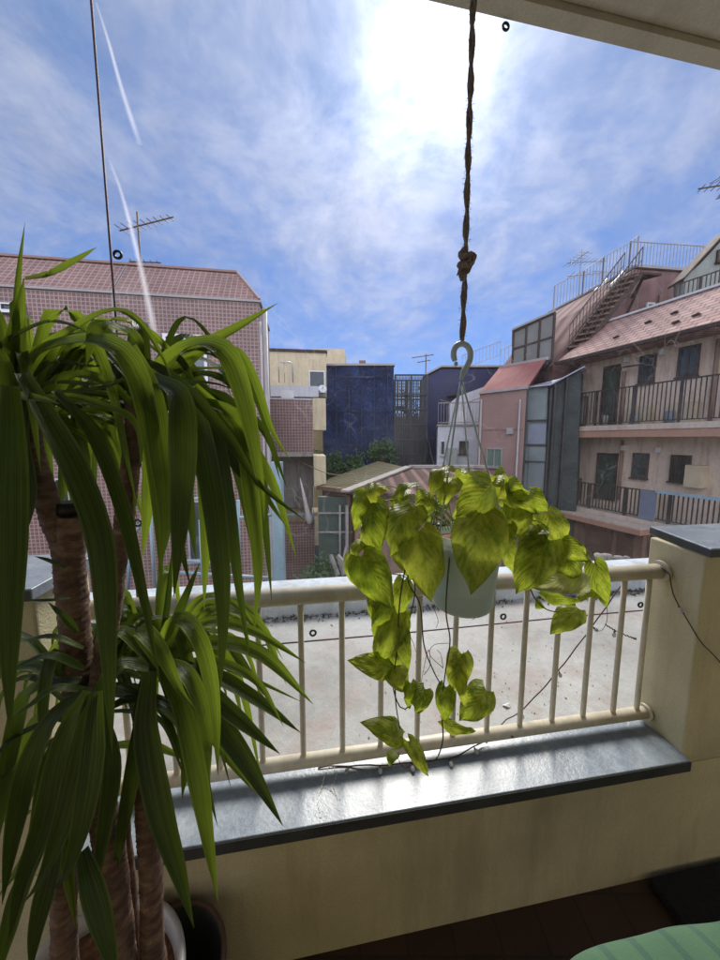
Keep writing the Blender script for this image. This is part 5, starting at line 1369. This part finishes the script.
q = fA.rng(692,465,709,487); m = MB(); fA.box(m, q[0], q[1], q[2], q[3], .003, .35); m.build('condenser', M['acbox'], t)
for f in (.12,.22,.32,.46,.58):
    c = fA.p(gl+(aR-gl)*f, zt1+.02, .55); m = MB(); m.tube([c, c+V((0,0,.34))], .12+.03*math.sin(f*40), 10); m.build('bin', M['greygreen' if f < .3 else 'bluepanel'], t)
# blue panel hung on the lower rail
m = MB(); a = [gl]; 
def gs(px, y=500):
    d = ray(px, y); tt = (fA.A+fA.n*dG-V((0,0,H))).dot(fA.n)/d.dot(fA.n); return (V((0,0,H))+d*tt-fA.A).dot(fA.e)
fA.box(m, gs(640), gs(656), zt2+.02, zr2+.02, dG-.02, dG+.02); m.build('hung_panel', M['bluepanel'], t)
m = MB(); fA.box(m, gs(656), gs(735), zr2-.02, zr2+.06, dG+.0, dG+.06); m.build('rail_sleeve', M['steelblue'], t)

# ---- 11 grey green gabled house, far right above
fG = Fac(648, 12.6, 724, 12.2)
t = thing('gabled_house', 'grey green gable end with a balcony rail above the red slate roof', 'building', fG.p(1, G, -2))
pts = fG.poly([(684,278),(700,264),(722,240),(770,196),(770,420),(684,420)]); pts[4].z = G; pts[5].z = G
m = MB(); m.extr(pts, -fG.n*.5); m.build('wall', M['greygreen'], t)
pp = fG.poly([(682,281),(699,262),(722,237),(770,193)], .1); m = MB()
for a, b in zip(pp, pp[1:]): m.extr([a, b, b+V((0,0,.08)), a+V((0,0,.08))], -fG.n*.8)
m.build('roof_edge', M['darksteel'], t)
a = fG.p(*fG.st(655,322), .9); b = fG.p(*fG.st(724,300), .9); railing(t, a, b, .85, .12, 'darksteel', .02, .045, posts=4)
fG.window(t, 716, 250, 730, 262, 'darksteel', 'pane', .05, 0)
# aerial cropped at the right edge
b = P(727,215,11); t = thing('roof_aerial', 'dense dark aerial at the right edge above the gable', 'antenna', V((b.x,11,4.9)))
antenna(t, (b.x,11,5.0), P(727,158,11).z-5.0, [(P(727,176,11).z-5, 15, 1.3, 8, .3, .2), (P(727,184,11).z-5, 165, 1.2, 7, .3, .0), (P(727,192,11).z-5, 60, 1.1, 7, .25, .3)], 'bolt')

# ---- 12 netted lean-to between pink house and apartments
fT = Fac(522, 12.9, 578, 11.9)
t = thing('netted_shed', 'tall lean to screened with grey and dark green netting under a translucent roof', 'shed', fT.p(1, G, -1))
pts = fT.poly([(525,389),(548,386),(548,520),(525,520)]); 
for k in (2,3): pts[k].z = G
m = MB(); m.extr(pts, -fT.n*2); m.build('screen', M['teanet'], t)
pts = fT.poly([(549,386),(581,366),(581,520),(549,520)], -.03)
for k in (2,3): pts[k].z = G
m = MB(); m.extr(pts, -fT.n*2); m.build('screen', M['darknet'], t)
m = MB(); a, b, c, d = fT.poly([(522,389),(551,386),(583,371),(560,371)], .15); 
m.extr([fT.p(*fT.st(522,389),.2), fT.p(*fT.st(551,386),.2), fT.p(*fT.st(585,368),.2), fT.p(*fT.st(585,364),-1.6), fT.p(*fT.st(548,378),-1.8)], V((0,0,.04))); m.build('roof', M['lavroof'], t)
m = MB()
for px in (525,548,552,563):
    a, _ = fT.st(px, 440); ztp = fT.st(px, 389 if px < 550 else 386-(px-549)*.6)[1]; m.bar(fT.p(a,G,.05), fT.p(a,ztp,.05), .07, .07, up=(0,1,0))
for y in (420, 445, 462): 
    m.bar(fT.p(fT.st(525,y)[0],fT.st(548,y)[1],.05), fT.p(fT.st(548,y)[0],fT.st(548,y)[1],.05), .05)
m.bar(fT.p(*fT.st(549,387),.06), fT.p(*fT.st(583,368),.06), .06)
m.build('frame', M['black'], t)
for x0,y0,x1,y1,mt in ((528,395,546,420,'panegrey'),(528,424,546,444,'bluepanel'),(528,447,546,500,'panegrey')):
    m = MB(); fT.boxpx(m, x0,y0,x1,y1,.003,.03); m.build('glazed_panel', M[mt], t)

# ---- 13 low houses with corrugated roofs, in front
def roofpoly(t, pts, mt, th=.06, name='roof'):
    m = MB(); m.extr([V(p) for p in pts], V((0,0,-th))); return m.build(name, M[mt], t)
t = thing('brown_roofed_house', 'low house with a faded brown corrugated roof behind the hanging plant', 'house', V((.8, 11, G)))
eL = P(345,492,9.0); eR = P(560,560,7.6); rL = P(409,468,12.2); rR = P(540,492,12.6)
eR = V((3.6, 8.2, eL.z)); eL = V((eL.x, eL.y, eL.z)); rR = V((4.5, 12.2, rL.z))
roofpoly(t, [eL, eR, rR, rL], 'corrbrown')
m = MB(); m.bar(eL+V((0,0,.02)), rL+V((0,0,.05)), .28, .05); m.build('verge_board', M['concrete'], t)
m = MB(); m.bar(rL+V((0,0,.05)), rR+V((0,0,.05)), .2, .1); m.build('ridge_cap', M['concrete'], t)
m = MB(); m.prism([eL+V((.25,.3,0)), eR+V((0,.3,0)), rR, rL+V((.2,0,0))], G, eL.z-.08); m.build('wall', M['brownwall'], t)
m = MB(); f_ = Fac(345, 9.0, 500, 8.4)
t2 = thing('mossy_roofed_house', 'low house with a tan and moss green corrugated roof in front of the blue netting', 'house', V((-.6, 13, G)))
b0 = P(318,486,10.6); b1 = P(346,489,9.2); b2 = P(405,467,12.6); b3 = P(378,461,14.5); b4 = P(330,478,13.5)
roofpoly(t2, [b0, b1, b2, b3, b4], 'corrgreen')
m = MB(); m.prism([b0+V((.1,.2,0)), b1+V((.1,.25,0)), b2, b3, b4], G, min(b0.z,b1.z)-.12); m.build('wall', M['brownwall'], t2)
m = MB(); m.bar(b0-V((0,0,.05)), b1-V((0,0,.05)), .1, .12); m.build('gutter', M['brownwall'], t2)
# alley clutter
t = thing('alley_wall', 'dark green boarded wall down in the alley below the mossy roof', 'wall', V((-.7, 9.6, G)))
m = MB(); m.prism([P(318,500,9.6), P(352,500,9.6), P(352,500,9.6)+V((0,.2,0)), P(318,500,9.6)+V((0,.2,0))], G, P(330,497,9.6).z); m.build('boards', M['greendoor'], t)
m = MB()
for y in (513, 532): m.bar(P(318,y,9.5), P(352,y,9.5), .04)
m.bar(P(340,505,9.5), P(340,590,9.5), .05); m.bar(P(347,505,9.4), P(347,590,9.4), .08); m.build('rail', M['concrete'], t)
rr = random.Random(11)
for k in range(5):
    x = 326+rr.random()*26; y0 = 545+rr.random()*20; a = P(x, y0, 7.5+k*.3); b = P(x+rr.uniform(-14,20), y0+20, 7.2+k*.3)
    m = MB(); m.bar(a, b, .06, .1); one(m, 'timber_plank', M['concrete'], ['grey plank leaning nearest in the dark alley', 'short weathered plank lying low in the dark alley', 'pale plank propped mid alley', 'thin plank farthest back in the alley clutter', 'board lying across the alley clutter'][k], 'plank', 'planks in the alley')
c = P(338,585,8.6); shrub('alley_shrub', 'scruffy dark shrub down in the alley past the terrace kerb', (c.x,c.y,c.z-.6), (1.0,.6,1.3), 2400, M['shrub'], .06, seed=12)
# garage wall and rubble, lower right
t = bpy.data.objects['apartment_block']
def gd(px, py, dd):
    d = ray(px, py); tt = (fA.A+fA.n*dd-V((0,0,H))).dot(fA.n)/d.dot(fA.n); q = V((0,0,H))+d*tt; return (q-fA.A).dot(fA.e), q.z
dF = dG+.55; s_l, z_l = gd(533, 503, dF); s_r, z_r = gd(640, 536, dF); print('fascia', z_l, z_r, zt2)
zf_ = zt2-.145
m = MB(); fA.box(m, s_l, s_r, zf_-.06, zf_, dG+.003, dF); m.build('canopy', M['slabtop'], t)
m = MB(); fA.box(m, s_l, s_r+.003, zf_-.22, zf_-.062, dG+.003, dF+.02); m.build('fascia', M['slab'], t)
m = MB(); fA.box(m, gl-3.5, s_r-.1, G, zf_-.23, .003, dG+.25); m.build('lower_wall', M['brownwall'], t)
m = MB(); fA.box(m, s_r+.1, s_r+.6, G, zt2-.43, .003, dG+.1); m.build('pillar', M['white'], t)
for x0, x1 in ((548,572),(586,612),(617,634)):  # dark panels on the wall, standing in for shaded openings
    a_ = gd(x0, 545, dG+.25)[0]; b_ = gd(x1, 545, dG+.25)[0]; m = MB(); fA.box(m, min(a_,b_), max(a_,b_), G, gd((x0+x1)/2, 526 if x0 > 560 else 515, dG+.25)[1]-.1, dG+.253, dG+.29); m.build('dark_opening_panel', M['brownrim'], t)
for k in range(16):
    x = rr.uniform(585, 640); c = P(x, rr.uniform(556,575), rr.uniform(6.0,6.6)); s = rr.uniform(.05,.13); m = MB()
    m.lathe([(.001,-s*.6),(s*.7,-s*.5),(s,0),(s*.8,s*.5),(.001,s*.7)], (0,0,0), 9); m.v = [V((v.x*(1+.3*mnoise.noise(v*9+V((k,0,0)))), v.y*(1+.3*mnoise.noise(v*9+V((0,k,0)))), v.z*(1+.3*mnoise.noise(v*7+V((0,0,k))))))+c for v in m.v]
    one(m, 'stone', M['concrete'], 'weathered grey stone in the heap past the kerb below the apartment balcony', 'stone', 'stones heaped below the apartment balcony')
m = MB(); c0 = P(640,570,6.2); m.prism([P(575,570,5.7), P(655,570,5.7), P(655,570,7.0), P(575,570,7.0)], G, c0.z-.1); one(m, 'yard_base', M['concrete'], 'raised concrete base under the stone heap', 'platform')
# overhead service wires
for k, (a, b) in enumerate(((P(262,470,9), P(352,480,9)), (P(318,512,8), P(390,513,8)))):
    pass

def cable(name, label, pts, rr_=.012):
    m = MB(); m.tube(spline(pts, 24), rr_, 5); return one(m, name, M['bolt'], label, 'cable')
cable('overhead_cable', 'thin service cable sagging across the alley from the tiled balconies to the mossy roof', [P(300,462,10.4), P(330,474,10.3), P(356,474,10.2)])
cable('overhead_cable', 'thin service cable running from the white house to the navy house', [P(440,400,15.6), P(460,404,15.4), P(480,398,13.6)])
t = bpy.data.objects['pink_house']
for px in (481, 519):
    a, _ = fP.st(px, 440); m = MB(); m.tube([fP.p(a,zt-.15 if False else fP.st(px,400)[1],.07), fP.p(a,G,.07)], .035, 8); m.build('downpipe', M['zinc'], t)
m = MB(); q = fP.rng(508,428,514,434); fP.box(m, q[0], q[1], q[2], q[3], .003, .12); m.build('vent', M['zinc'], t)
m = MB(); fP.box(m, .03, fP.L-.03, fP.st(500,430)[1], fP.st(500,430)[1]+.04, .003, .02); m.build('wall_seam', M['mauve'], t)
t = bpy.data.objects['apartment_block']
for px, py in ((628,360),(664,352),(625,448),(660,450)):
    a, z = fA.st(px, py); m = MB(); m.bar(fA.p(a,z,.003), fA.p(a,z,.14), .10, .16); m.build('wall_lamp', M['whiteplastic'], t)
for px, py in ((646,400),(690,396)):
    a, z = fA.st(px, py); m = MB(); fA.box(m, a-.3, a+.3, zt1+.01, zt1+.6, .03, .38); m.build('condenser', M['acbox'], t)
